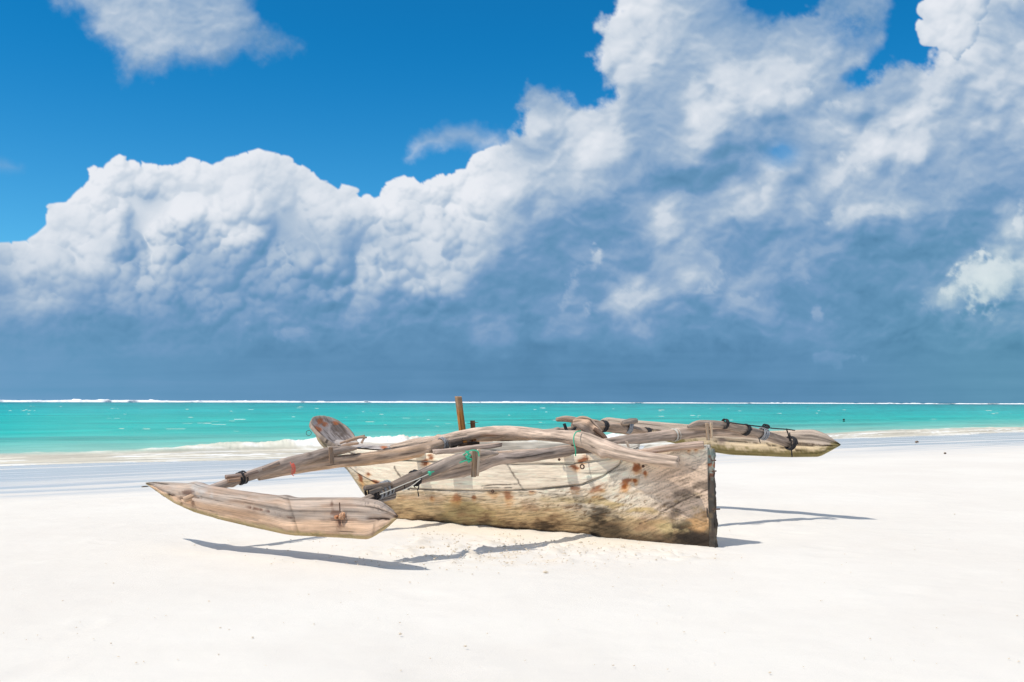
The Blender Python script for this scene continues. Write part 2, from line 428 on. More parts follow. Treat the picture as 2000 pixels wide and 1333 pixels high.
    def heap(seeds, kids=((9, .50), (9, .46), (6, .48))):
        """seeds: x, y, radius of the biggest billows -> height field and how far inside the heap a point lies"""
        hf = np.zeros((nx, ny)); inn = np.full((nx, ny), -30.0)
        balls = [(x, y, 0.0, r_) for x, y, r_ in seeds]; allb = list(balls)
        for cnt, ratio in kids:
            nb = []
            for (x, y, z, r_) in balls:
                if r_ < 7: continue
                for k in range(cnt):
                    th = rs.uniform(0, 6.283); q = math.sqrt(rs.uniform(0, 1)) * 0.90; rr_ = r_ * ratio * rs.uniform(.6, 1.25)
                    nb.append((x + r_ * q * math.cos(th), y + r_ * q * math.sin(th), z + r_ * math.sqrt(max(0, 1 - q * q)) * .80, rr_))
            allb += nb; balls = nb
        for (x, y, z, r_) in allb:
            a0, a1 = int((x - r_ - 3 - gx0) / fine), int((x + r_ + 3 - gx0) / fine) + 2; b0, b1 = int((y - r_ - 3 - gy0) / fine), int((y + r_ + 3 - gy0) / fine) + 2
            a0, b0, a1, b1 = max(a0, 0), max(b0, 0), min(a1, nx), min(b1, ny)
            if a0 >= a1 or b0 >= b1: continue
            d2 = (gx0 + np.arange(a0, a1) * fine - x)[:, None] ** 2 + (gy0 + np.arange(b0, b1) * fine - y)[None] ** 2
            hf[a0:a1, b0:b1] = np.maximum(hf[a0:a1, b0:b1], np.where(d2 < r_ * r_, z + np.sqrt(np.clip(r_ * r_ - d2, 0, None)), 0))
            inn[a0:a1, b0:b1] = np.maximum(inn[a0:a1, b0:b1], r_ - np.sqrt(d2))
        return hf, inn
    def lit(h, sg):
        b = gblur(h, sg); ax_, ay_ = np.gradient(b, fine)
        return (0.45 * ax_ + 0.80 * ay_ + 0.75) / np.sqrt(1 + ax_ ** 2 + ay_ ** 2) - 0.60
    def embed(a, fill=0.0):
        o = np.full(PX.shape, fill); o[fx0:fx1, fy0:] = a; return o
    outl = [(-30, 484, 26), (10, 492, 20), (44, 492, 22), (78, 470, 24), (104, 448, 26), (118, 418, 26), (148, 420, 36), (152, 384, 22), (188, 384, 34), (196, 350, 24), (232, 344, 36), (262, 346, 26), (292, 352, 30), (330, 350, 28), (368, 340, 27),
            (404, 352, 26), (440, 344, 34), (470, 336, 34), (505, 336, 38), (545, 340, 32), (578, 350, 28), (606, 366, 26), (640, 386, 26), (676, 394, 27), (712, 410, 25), (744, 404, 22), (768, 384, 28), (798, 380, 34), (828, 386, 24), (862, 372, 30), (896, 366, 30), (926, 346, 30), (944, 322, 28), (972, 318, 28),
            (1000, 330, 40)]
    seeds = list(outl)
    for k in range(150):
        x, y = rs.uniform(-40, 1080), rs.uniform(350, 640)
        top = np.interp(x, [-40, 60, 130, 180, 330, 500, 620, 730, 800, 950, 1080], [490, 480, 410, 350, 330, 310, 360, 390, 350, 300, 300])
        q_ = 18 + 80 * rs.rand() ** 2.2
        if y < top + max(45, q_ * 1.35): continue
        seeds.append((x, y, q_))
    hA, inA_ = heap(seeds)
    seedC = [(1838, 20, 40), (1822, 62, 30), (1856, 66, 36), (1868, 20, 42), (1886, 60, 28), (1850, -10, 34), (1900, -10, 36)]
    hC, inC_ = heap(seedC)
    seedR = []
    for (cx, cy, rx, ry, n_) in ((1225, 70, 50, 70, 12), (1180, 130, 20, 30, 5), (1130, 250, 70, 40, 12), (1190, 300, 50, 40, 8), (1450, 190, 120, 40, 16), (1370, 260, 30, 50, 6), (1740, 260, 90, 60, 16), (1950, 550, 60, 50, 14), (1985, 450, 20, 50, 8), (1870, 590, 50, 20, 7),
                                 (1250, 580, 60, 30, 10), (1360, 570, 50, 20, 7), (1300, 430, 24, 20, 5), (1480, 420, 90, 30, 12), (1700, 430, 70, 20, 9), (1900, 180, 90, 90, 18), (1560, 340, 80, 30, 8), (1040, 380, 40, 50, 8), (1640, 120, 60, 60, 8)):
        for k in range(n_): seedR.append((cx + rs.normal(0, .5) * rx, cy + rs.normal(0, .5) * ry, rs.uniform(14, 34)))
    hR, inR_ = heap(seedR, ((8, .5), (7, .5)))
    detA = embed(1.3 * lit(hA, 0.8) + 1.7 * lit(hA, 2.6) + 1.4 * lit(hA, 7.0) + 0.6 * lit(hA, 16))
    detC = embed(0.7 * lit(hC, 0.9) + 1.2 * lit(hC, 3.0) + 1.2 * lit(hC, 8.0))
    mR = embed(gblur((inR_ > 0).astype(float), 5.0))
    detR = embed(0.8 * lit(hR, 2.0) + 1.4 * lit(hR, 5.0) + 1.4 * lit(hR, 11.0)) * mR
    detA = detA * (0.62 + 0.75 * sst(-0.45, 0.5, fbm(PX / 150, PY / 110, o=3, seed=251)))
    detA = np.where(detA < -0.5, -0.5 + (detA + 0.5) * 0.55, detA) * sst(-40, 60, PX) * sst(2040, 1940, PX)
    detR = detR * sst(-40, 60, PX) * sst(2038, 1980, PX)
    detA = np.where((PX > -40) & (PY > -30), detA - 0.25, 0)
    inA_ = embed(inA_, -30.0); inC_ = embed(inC_, -30.0)
    A = [(-700, 470), (-300, 450), (0, 479), (58, 477), (100, 440), (98, 402), (130, 400), (168, 362), (176, 332), (232, 308), (282, 325), (330, 323), (372, 314), (415, 329),
         (440, 312), (500, 299), (560, 314), (608, 338), (622, 354), (680, 366), (722, 384), (738, 384), (758, 360), (800, 346), (822, 364), (862, 342),
         (912, 334), (926, 306), (955, 294), (990, 288), (1100, 260), (1400, 330), (2800, 330), (2800, 1100), (-700, 1100)]
    Bp = [(960, 300), (990, 268), (1010, 215), (1045, 178), (1100, 190), (1150, 205), (1178, 190), (1182, 150), (1150, 118), (1156, 80), (1185, 30), (1205, -10), (1210, -300), (1560, -300), (1470, -40),
          (1490, 40), (1570, 40), (1625, -20), (1700, -60), (1738, 10), (1728, 60), (1700, 110), (1655, 150), (1668, 165), (1705, 150), (1770, 130), (1822, 105), (1860, 60), (1900, -20), (2000, -100),
          (2800, -260), (2800, 600), (960, 600)]
    C = [(1838, -60), (1822, 10), (1800, 40), (1793, 66), (1808, 96), (1850, 108), (1905, 90), (1925, 30), (1960, -60)]
    D = [(120, -200), (130, 0), (170, 40), (215, 90), (235, 140), (300, 148), (370, 130), (430, 118), (470, 95), (560, 92), (500, 70), (505, 20), (520, -60), (520, -200)]
    E = [(795, 316), (815, 275), (870, 250), (930, 243), (990, 262), (985, 285), (930, 290), (860, 300)]
    Ee = [(-40, 316), (10, 318), (40, 326), (20, 338), (-40, 340)]
    al = np.zeros_like(PX)
    sdA = sd(A, PX + 5 * w1x, PY + 4 * w1y)
    sA = np.maximum(sdA - 7, np.minimum(inA_, sdA + 7)) + 1.6 * w2x
    aA = sst(-1.2, 3.2, sA)
    sB = sd(Bp, PX + 16 * wispx + 6 * w2x, PY + 16 * wispy) + 10 * w2y + 14 * wispx
    aB = sst(-14, 20, sB)
    hole = np.exp(-(((PX - 1522) / 30) ** 2 + ((PY - 300) / 22) ** 2)) * (0.9 + 0.7 * wispx) * 0.75
    hole2 = np.exp(-(((PX - 1480) / 60) ** 2 + ((PY - 8) / 26) ** 2)) * (0.8 + 0.8 * wispx)
    hole3 = np.exp(-(((PX - 1668) / 55) ** 2 + ((PY - 45) / 50) ** 2)) * (0.55 + 0.9 * wispx)
    aB = aB * (1 - np.clip(hole, 0, 0.6)) * (1 - np.clip(hole2, 0, 1)) * (1 - np.clip(hole3, 0, 1))
    aC = sst(-1, 3, inC_ + 2 * w2x)
    aD = sst(-24, 40, sd(D, PX + 26 * wispx, PY + 26 * wispy) + 16 * w1x) * 0.93
    aE = sst(-16, 26, sd(E, PX + 16 * wispx, PY + 12 * wispy) + 7 * w2x) * 0.62
    aF = sst(-14, 20, sd(Ee, PX + 10 * wispx, PY + 8 * wispy)) * 0.3
    inA = np.clip(aA * sst(1120, 960, PX + 0.2 * PY) + aC, 0, 1)     # firm cauliflower cloud
    al = 1 - (1 - aA) * (1 - aB) * (1 - aC) * (1 - aD) * (1 - aE) * (1 - aF)
    # lightness
    Lb = look(PX + 20 * w1x + 6 * w2x, PY + 20 * w1y + 6 * w2y)
    upper = sst(660, 500, PY) * inA
    soft = fbm(PX / 74 + 0.35 * w1x, PY / 50 + 0.35 * w1y, o=6, seed=201, g=0.52)
    soft2 = fbm(PX / 24 + 0.5 * w1x, PY / 19 + 0.5 * w1y, o=5, seed=231, g=0.6)
    lf = gblur(np.pad(soft, 0), 1.2); sgx, sgy = np.gradient(lf); rel = (0.4 * sgx + sgy); rel = np.clip(rel / (rel[fx0:fx1, fy0:].std() + 1e-6), -2.5, 2.5)
    rel = np.where((PX > -40) & (PX < 2040) & (PY > -30), rel, 0)
    calm = sst(745, 620, PY)
    Lb = Lb * (1 - 0.06 * (1 - inA)) - 0.15 * upper - 1.0 * sst(410, 540, PY) * sst(760, 640, PY) * inA * (1 - aC) * sst(1.5, 3.5, Lb)
    Lv = Lb + detA * (0.80 * upper + 0.38 * sst(720, 560, PY) * (1 - upper) * inA * (1 - aC)) + detC * 0.9 * aC + (detR + 0.35 * mR) * 0.95 * (1 - inA) \
         + (soft * 1.0 + soft2 * 0.42 + rel * 0.30) * calm * (1 - 0.7 * upper) + (0.22 * soft + 0.45 * fbm(PX / 330, PY / 17, o=4, seed=261)) * (1 - calm) + 0.35 * fbm(PX / 200, PY / 22, o=4, seed=265) * sst(600, 690, PY) * calm
    # torn bright scud drifting in front, hard on one side and dissolving on the other
    def scud(cx, cy, rx, ry, ang, L, dx_, dy_, k=0.85):
        nonlocal Lv
        c_, s_ = math.cos(ang), math.sin(ang); x, y = PX - cx + 9 * wispx, PY - cy + 9 * wispy
        u, v = (x * c_ + y * s_) / rx, (-x * s_ + y * c_) / ry
        q = 1.05 - np.sqrt(u * u + v * v) + 0.75 * wispx + 0.45 * w2x + 0.30 * soft2
        m_ = sst(-0.05, 0.75, q) * sst(-0.9, 0.7, (x * dx_ + y * dy_) / max(rx, ry) + 0.3 * soft2)
        Lv = Lv + (np.maximum(L, Lv) - Lv) * m_ * k
    for a_ in ((1165, 497, 42, 17, -.9, 8.2, .6, -.6), (1120, 560, 40, 14, -1.2, 5.6, -.6, -.2), (1302, 432, 24, 17, .3, 8.2, -.2, -.8), (1250, 578, 62, 22, -.35, 7.2, -.6, -.6), (1380, 565, 46, 16, -.6, 6.6, .2, -.8), 
               (1390, 500, 22, 18, -1, 5.8, .6, -.3), (1460, 585, 26, 12, .2, 5.6, 0, -.8), (1560, 520, 22, 34, .5, 5.0, .5, -.5), (1595, 620, 14, 18, .1, 4.6, 0, -.8), (1640, 697, 50, 14, 0, 3.6, 0, -.8), (570, 655, 56, 16, 0, 4.4, 0, -.8),
               (1905, 530, 56, 36, -.6, 8.8, -.6, -.6), (1962, 540, 64, 62, -.4, 8.6, -.6, -.3), (1992, 450, 16, 50, .1, 8.8, -.8, -.2), (1850, 585, 50, 18, -.35, 6.4, -.6, -.7), (1220, 60, 34, 50, .2, 8.7, -.7, -.4), (1205, 40, 20, 36, .2, 9, -.8, -.3), (1180, 130, 22, 30, 0, 8.2, -.6, -.3),
               (1195, 275, 44, 24, -.3, 8.6, -.3, .4), (1620, 205, 30, 13, -.2, 7.8, 0, -.8), (1700, 300, 70, 22, -.45, 8.2, .2, .5), (1480, 165, 90, 24, .12, 7.8, .3, .3), (1025, 250, 26, 26, 0, 8, -.6, -.4), (1690, 415, 60, 14, -.12, 7.2, 0, .5), (845, 515, 40, 24, -.5, 8.4, .4, -.6), (700, 555, 16, 12, -.7, 8, .4, -.4), (290, 560, 18, 16, 0, 7, 0, -.6)):
        scud(*a_)
    Lv += 0.5 * sst(10, 0, np.abs(sA)) * (PX < 1000) * (PY < 520)
    Lv = np.where(Lv > 7.2, 7.4 + (Lv - 7.4) * 0.60, Lv)
    Lv = np.clip(Lv, 0, 9.3)
    ramp = np.array([lin(80, 127, 164), lin(92, 139, 177), lin(101, 147, 185), lin(115, 154, 193), lin(135, 166, 200), lin(153, 178, 206), lin(173, 192, 213), lin(194, 207, 222), lin(214, 222, 232), lin(231, 235, 242), lin(240, 242, 247)])
    col = np.stack([np.interp(Lv, np.arange(11), ramp[:, k]) for k in range(3)], -1)
    # greener-blue towards the right and left low parts
    tl = sst(700, 0, PX) * sst(560, 760, PY); col = lerp(col, np.array(lin(98, 158, 196)), tl * 0.45)
    tr = sst(1500, 2000, PX) * sst(300, 760, PY); col = col * (1 - tr[..., None] * np.array([0.06, -0.04, 0.06]))
    fade = sst(-600, -250, PX) * sst(2610, 2300, PX) * sst(-600, -250, PY)
    al = al * fade
    d = ray(PX, PY); d = d / np.linalg.norm(d, axis=-1, keepdims=True)
    V = d * 42000.0
    me_col = np.concatenate([col, al[..., None]], -1)
    m = bpy.data.materials.new('cloud_sheet'); m.use_nodes = True; m.node_tree.nodes.clear()
    g = N(m.node_tree)
    c = attr(g, 'Col')
    em = g.n('ShaderNodeEmission'); g.l(c.outputs['Color'], em.inputs[0])
    tr_ = g.n('ShaderNodeBsdfTransparent'); mixs = g.n('ShaderNodeMixShader'); o = g.n('ShaderNodeOutputMaterial')
    g.l(c.outputs['Alpha'], mixs.inputs[0]); g.l(tr_.outputs[0], mixs.inputs[1]); g.l(em.outputs[0], mixs.inputs[2]); g.l(mixs.outputs[0], o.inputs[0])
    m.cycles.emission_sampling = 'NONE'
    ob = mk('sky', V, gridf(len(xs), len(ys)), m, col=me_col)
    tag(ob, 'deep blue sky with white cumulus heaps above a grey-blue cloud bank', kind='structure')
build_clouds()

# ------------------------------------------------------------------ sand
def axis(lo, hi, step, far_lo, far_hi, g=1.16):
    a = list(np.arange(lo, hi, step)); s = step; x = a[-1]
    while x < far_hi: s *= g; x += s; a.append(x)
    s = step; x = lo; b = []
    while x > far_lo: s *= g; x -= s; b.append(x)
    return np.array(b[::-1] + a)
def disturb(X, Y):
    px, py = proj(np.stack([X, Y, 0 * X], -1) if X.ndim else np.array([X, Y, 0]))
    k = np.exp(-(((px - 960) / 230) ** 2 + ((py - 1075 - (px - 960) * 0.02) / 26) ** 2))
    k2 = np.exp(-(((px - 1330) / 90) ** 2 + ((py - 1082) / 12) ** 2))
    return np.clip(k + 0.8 * k2, 0, 1) * (Y > 6)
xs = axis(-6.0, 6.4, 0.032, -30000, 30000); ys = axis(4.0, 15.0, 0.032, -30000, 30000)
X, Y = np.meshgrid(xs, ys, indexing='ij')
Z = sand_z(X, Y)
near = (np.abs(X) < 60) & (np.abs(Y) < 60)
Z = Z + np.where(near, 0.012 * fbm(X * 0.7, Y * 0.7, o=3, seed=401) * sst(20, 10, np.abs(Y - 9)), 0)
fin = (X > -7) & (X < 7.5) & (Y > 3) & (Y < 17)
dis = np.where(fin, disturb(X, Y), 0)
lump = np.maximum(0, fbm(X * 8, Y * 8, o=4, seed=431, g=0.6) - 0.05)
Z = Z + np.where(fin, 0.0028 * fbm(X * 5, Y * 5, o=4, seed=421), 0) + dis * 0.075 * lump * sst(0.0, 0.5, fbm(X * 1.6, Y * 1.6, o=3, seed=445) + 0.25)
# footprints and scuffs, softened by the wind
rng = np.random.RandomState(8)
for i in range(34):
    fx, fy = rng.uniform(-4.5, 4.5), rng.uniform(5.0, 12.5)
    if abs(fx) > fy * 0.52: continue
    an = rng.uniform(0, 3.14); rr = rng.uniform(0.07, 0.14)
    u, v = (X - fx) * math.cos(an) + (Y - fy) * math.sin(an), -(X - fx) * math.sin(an) + (Y - fy) * math.cos(an)
    q = (u / (rr * 1.8)) ** 2 + (v / rr) ** 2
    Z -= 0.006 * np.exp(-q) - 0.003 * np.exp(-(np.sqrt(q) - 1.5) ** 2 * 5)
HULL_S = np.array([1.85, 9.46]); HE = np.array([-0.845, 0.535]); HE = HE / np.linalg.norm(HE); HN = np.array([-HE[1], HE[0]]) * -1.0
if HN[1] > 0: HN = -HN           # points to the camera side
tt = (X - HULL_S[0]) * HE[0] + (Y - HULL_S[1]) * HE[1]; nn = (X - HULL_S[0]) * HN[0] + (Y - HULL_S[1]) * HN[1]
ber = np.exp(-((nn - 0.16) / 0.16) ** 2) * sst(0.5, 1.5, tt) * sst(4.1, 3.4, tt)
Z = Z + np.where(fin, ber * (0.028 + 0.016 * fbm(X * 4, Y * 4, o=3, seed=451)), 0)
sc_col = 1 - (dis * np.clip(lump, 0, 1) * 0.35)[..., None] * np.array([0.2, 0.45, 0.8])
yel = np.exp(-((nn - 0.35) / 0.45) ** 2) * sst(0, 1, tt) * sst(4.5, 3, tt)
sc_col = sc_col * (1 - (np.where(fin, yel, 0) * 0.10)[..., None] * np.array([0.05, 0.3, 0.9]))
sand = mk('beach_sand', np.stack([X, Y, Z], -1), gridf(len(xs), len(ys)), M_sand, col=sc_col, flip=True)
tag(sand, 'white coral sand beach, wet and streaked near the water', kind='structure')

# loose clods of sand kicked up in front of the hull
def clods():
    V, Fc = [], []; k = 0
    rng = np.random.RandomState(3)
    for i in range(800):
        px = rng.normal(960, 190); py = rng.normal(1075, 20)
        if i % 5 == 0: px, py = rng.uniform(0, 2000), rng.uniform(1000, 1320)
        p = ground(px, py)
        if p[1] < 4.2: continue
        r = rng.uniform(0.003, 0.009) * (0.7 if i % 5 == 0 else 1) * (1.8 if rng.rand() < .06 else 1)
        B = np.array([(1, 0, 0), (0, 1, 0), (-1, 0, 0), (0, -1, 0), (0, 0, .8), (0, 0, -.6)], float) * rng.uniform(.6, 1.3, (6, 1)) * r
        B[:, 0] *= 1.4
        V.append(B + p + np.array([0, 0, 0.008 + r * .2]))
        for a, b in ((0, 1), (1, 2), (2, 3), (3, 0)):
            Fc.append((k + a, k + b, k + 4, k + 4)); Fc.append((k + b, k + a, k + 5, k + 5))
        k += 6
    me = bpy.data.meshes.new('sand_clods')
    me.from_pydata([tuple(v) for v in np.vstack(V)], [], [tuple(f[:3]) for f in Fc])
    me.materials.append(plain_mat('clod_sand', (0.66, 0.56, 0.43), 0.95, 0.3, 30, 0.002, 0.1))
    o = bpy.data.objects.new('sand_clods', me); sc.collection.objects.link(o)
    tag(o, 'loose crumbs of sand scattered on the beach in front of the canoe', kind='stuff')
clods()

# ------------------------------------------------------------------ sea
az = np.concatenate([np.linspace(-95, -31, 70), np.arange(-30.5, 30.5, 0.052), np.linspace(31, 95, 70)]); az = np.radians(az)
inv = np.concatenate([np.arange(1 / 17.0, 1 / 400.0, -0.00017), np.geomspace(1 / 400.0, 1 / 40000.0, 46)])
rr = 1 / inv
AZ, RR = np.meshgrid(az, rr, indexing='ij')
X, Y = RR * np.sin(AZ), RR * np.cos(AZ) / 1.0
a, d = shore(X, Y); dl = d + shore_wob(a)
zs = np.full_like(X, SEA)
ex = lambda *k: np.exp(-sum(k))
fall = sst(700, 60, RR)
zs = zs + 0.035 * fbm(a * 0.22, dl * 0.6, o=4, seed=501) * sst(0, -6, dl) * fall
# swell lines and the small shore break
sw = lambda d0, amp, wv, sd_: amp * (0.55 + 0.6 * fbm(a * 0.05, 0 * a + sd_, o=4, seed=sd_)) * np.exp(-((dl - d0 + 0.7 * fbm(a * 0.12, 0 * a, o=3, seed=sd_ + 5)) / wv) ** 2)
z_break = sw(-3.6, 0.40, 0.85, 521)
ampm = np.interp(a, [-10, 2, 12, 22, 40, 60, 90], [0.55, 0.8, 1.0, 0.95, 0.55, 0.45, 0.3])
z_break = np.clip(z_break * ampm, 0, None)
rough_f = fbm(a * 1.6, dl * 2.2, o=5, seed=541, g=0.62)
zs += z_break * (1 + 0.35 * rough_f) + sw(-9.5, 0.10, 1.6, 531) + sw(-17, 0.12, 2.0, 532) + sw(-27, 0.12, 2.5, 533)
zs += 0.018 * sst(-4, -1, dl) * sst(2.5, 0, dl) * (1 + rough_f)
# runnel of swash lying on the sand
zs = np.where((dl > -1.2) & (dl < 3.2 + 1.4 * fbm(a * 0.15, 0 * a, o=4, seed=551)), np.maximum(zs, sand_z(X, Y) + 0.012), zs)
yy = 1.8 * F / RR           # px below the horizon, a measure of distance
teal = [(0, lin(10, 96, 118)), (3.0, lin(4, 116, 130)), (5, lin(0, 152, 152)), (11, lin(0, 172, 166)), (20, lin(0, 184, 174)), (30, lin(6, 186, 170)), (50, lin(40, 190, 172)), (200, lin(56, 192, 174))]
tk = [t[0] for t in teal]; tcx = np.array([t[1] for t in teal])
yj = yy * (1 + 0.22 * fbm(a * 0.01, dl * 0.03, o=4, seed=561))
col = np.stack([np.interp(yj, tk, tcx[:, k]) for k in range(3)], -1) * 0.87
shal = np.interp(dl + 1.6 * fbm(a * 0.08, dl * 0.1, o=3, seed=571), [-26, -15, -8, -5, -2, 3], [0, 0.25, 0.62, 0.85, 1, 1])
col = lerp(col, np.array(lin(170, 214, 190)) * 0.9, np.clip(shal * 0.9, 0, 1))
col = lerp(col, np.array(lin(216, 207, 188)) * (0.80 + 0.16 * vn(a * 0.25, dl * 1.6, seed=577))[..., None], sst(-5.2, -2.6, dl))
# darker wind streaks and weed patches
strk = fbm(a * 0.035, dl * 0.30, o=5, seed=581, g=0.6)
col = col * (1 - 0.22 * sst(0.10, 0.65, strk) * sst(-5, -12, dl))[..., None]
col = lerp(col, col * 1.14, sst(0.1, 0.5, -strk) * sst(-5, -12, dl))
# foam
fo = sst(0.05, 0.16, z_break + 0.05 * rough_f) * sst(-5.0, -3.7, dl + 0.25 * rough_f) * sst(-1.0, -2.6, dl)
patch = fbm(a * 0.5, dl * 1.0, o=5, seed=591, g=0.62)
fo = np.maximum(fo * sst(-0.75, 0.45, patch + 0.45 * ampm - 0.3 * sst(4, -8, a)), 0.9 * sst(-0.05, 0.30, fbm(a * 0.35, dl * 2.0, o=5, seed=601, g=0.6)) * sst(-3.2, -2.2, dl))
fo = np.maximum(fo, sst(0.35, 0.1, np.abs(dl - 2.4 - 1.1 * fbm(a * 0.15, 0 * a, o=4, seed=551))) * 0.55)
wc = sst(0.90, 0.97, fbm(a * 0.30, dl * 0.42, o=4, seed=611, g=0.6)) * sst(-22, -30, dl) * sst(400, 250, RR)
fo = np.clip(np.maximum(fo, wc * 0.85), 0, 1)
col = lerp(col, lerp(np.array([0.74, 0.69, 0.58]), np.array([0.86, 0.85, 0.82]), sst(-0.3, 0.3, patch)), fo)
col = np.clip(col, 0.0, 0.95)
sea = mk('sea_water', np.stack([X, Y, zs], -1), gridf(len(az), len(rr)), M_sea, col=np.concatenate([col, np.clip(fo + 0.8 * sst(-4.5, -2.0, dl) * 0.6, 0, 1)[..., None]], -1), flip=True)
tag(sea, 'turquoise lagoon water with small breaking waves at the sand', kind='structure')

# line of surf breaking on the far reef
n1, n2 = 1500, 9
pxs = np.linspace(-900, 2900, n1)
ang = np.arctan((pxs - CX) / F)
rb = np.interp(pxs, [-900, 0, 700, 1300, 2000, 2900], [900, 980, 1130, 1300, 1450, 1600])
hb = np.interp(pxs, [-900, 0, 350, 600, 1050, 1300, 2000, 2900], [3.4, 3.1, 2.4, 1.9, 1.8, 1.5, 1.2, 1.1])
hb = hb * (0.74 + 0.20 * fbm(pxs / 90, 0 * pxs, o=4, seed=701, g=0.5) + 0.3 * sst(0.42, 0.8, fbm(pxs / 30, 0 * pxs + 4, o=3, seed=705)))
gap = sst(-0.75, -0.3, fbm(pxs / 40, 0 * pxs, o=4, seed=711) + np.interp(pxs, [0, 1300, 1500, 2000], [2, 0.8, 0.15, 0.1]))
hb = np.clip(hb * (0.25 + 0.75 * gap), 0.3, None)
j = np.linspace(0, 1, n2)[None, :]
prof = np.sin(np.pi * j ** 0.8)
RB = rb[:, None] + (j - 0.5) * 26 + 5 * fbm(pxs[:, None] / 20, j * 3, o=3, seed=721)
ZB = SEA - 0.3 + (hb[:, None] + 0.3) * prof * (1 + 0.07 * fbm(pxs[:, None] / 8, j * 6, o=3, seed=731))
V = np.stack([RB * np.sin(ang)[:, None], RB * np.cos(ang)[:, None], ZB], -1)
surf = mk('reef_surf', V, gridf(n1, n2), M_foam, flip=True)
tag(surf, 'thin white line of surf breaking on the reef at the horizon', kind='stuff')

# ------------------------------------------------------------------ the canoe
canoe = bpy.data.objects.new('outrigger_canoe', None)
sc.collection.objects.link(canoe)
base = (0.2, 10.5, 0.0)
canoe.location = base; ORG[canoe.name] = base
tag(canoe, 'weathered wooden outrigger canoe with lashed poles and two floats resting on white sand', 'canoe')

def tube(name, P, mat, parent, rgb=(0.33, 0.28, 0.25), rgb2=None, seg=22, step=0.015, rough=0.10, squash=1.0, seed=0, blunt=True, knots=0, colf=None):
    """P: rows of x, y, z, radius. A pole with uneven girth, flattened faces, checks and knots"""
    S = catmull(P, step); C, r = S[:, :3], np.maximum(S[:, 3], 0.0008)
    T = np.gradient(C, axis=0); T /= np.linalg.norm(T, axis=1)[:, None] + 1e-9
    up = np.array([0, 0, 1.0]); A = np.cross(T, up); A /= np.linalg.norm(A, axis=1)[:, None] + 1e-9; B = np.cross(A, T)
    L = np.concatenate([[0], np.cumsum(np.linalg.norm(np.diff(C, axis=0), axis=1))])
    th = np.linspace(0, 2 * np.pi, seg, endpoint=False)
    ct, st = np.cos(th), np.sin(th)
    Lg = L[:, None]
    nz = fbm(Lg * 3.0, ct[None] * 0.9 + seed, st[None] * 0.9, o=3, seed=seed) * rough * 1.3 + vn(Lg * 1.1, ct[None] * 0.5, st[None] * 0.5, seed=seed + 9) * rough
    gro = fbm(Lg * 2.2 + seed, ct[None] * 5, st[None] * 5, o=2, seed=seed + 3)
    nz = nz - 0.16 * sst(0.35, 0.75, gro) * min(1, rough * 9)
    rad = r[:, None] * (1 + nz)
    rs = np.random.RandomState(seed)
    for k in range(knots):
        l0, t0 = rs.uniform(0.1, 0.9) * L[-1], rs.uniform(0, 6.28)
        dth = np.abs((th[None] - t0 + np.pi) % (2 * np.pi) - np.pi)
        rad *= 1 + 0.35 * np.exp(-((Lg - l0) / 0.03) ** 2 - (dth / 0.45) ** 2)
    V = C[:, None] + A[:, None] * (rad * ct * 1.0)[..., None] + B[:, None] * (rad * st * squash)[..., None]
    uv = np.stack([Lg + 0 * ct[None] + seed * 1.7, r.mean() * 1.0 * ct[None] + 0 * Lg, r.mean() * st[None] + 0 * Lg], -1)
    rgb = np.array(rgb); rgb2 = np.array(rgb2 if rgb2 is not None else rgb * np.array([1.12, 0.98, 0.84]))
    q = sst(-0.5, 0.5, fbm(Lg * 1.3, ct[None] * 1.4, st[None] * 1.4, o=4, seed=seed + 21))
    col = lerp(rgb, rgb2, q)
    col = col * (0.86 + 0.3 * sst(-0.4, 0.4, fbm(Lg * 6, ct[None] * 3, st[None] * 3, o=4, seed=seed + 31)))[..., None]
    col = col * (1 - 0.5 * sst(0.4, 0.7, gro))[..., None]
    col = col * np.array([1.58, 1.40, 1.22]) if mat is M_pole else col
    # end caps
    def cap(i, s):
        c = V[i].mean(0)
        ring1 = c + (V[i] - c) * 0.86 + T[i] * s * r[i] * (0.10 if blunt else 0.5)
        ring2 = c + (V[i] - c) * 0.02 + T[i] * s * r[i] * (0.10 if blunt else 0.9)
        return ring1[None], ring2[None]
    a1, a2 = cap(0, -1); b1, b2 = cap(-1, 1)
    V = np.concatenate([a2, a1, V, b1, b2]); col = np.concatenate([col[:1] * 0.8, col[:1], col, col[-1:], col[-1:] * 0.8]); uv = np.concatenate([uv[:1], uv[:1], uv, uv[-1:], uv[-1:]])
    return mk(name, V, gridf(V.shape[0], seg, True), mat, parent, col=col, uv=uv)

def pole(name, pts, Yk, mat=M_pole, parent=canoe, dY=0.0, **kw):
    """pts: photo x, y and half-thickness; Yk: how far down the beach the pole runs, by photo x"""
    p = np.array(pts, float); Y = np.interp(p[:, 0], Yk[0], Yk[1]) + dY
    C = at(p[:, 0], p[:, 1], Y)
    return tube(name, np.column_stack([C, p[:, 2] * Y / F]), mat, parent, **kw)

def string(name, P, r, mat, parent=canoe):
    P = np.asarray(P, float); return tube(name, np.column_stack([P, np.full(len(P), r)]), mat, parent, seg=7, step=max(0.012, r), rough=0.02, blunt=True)

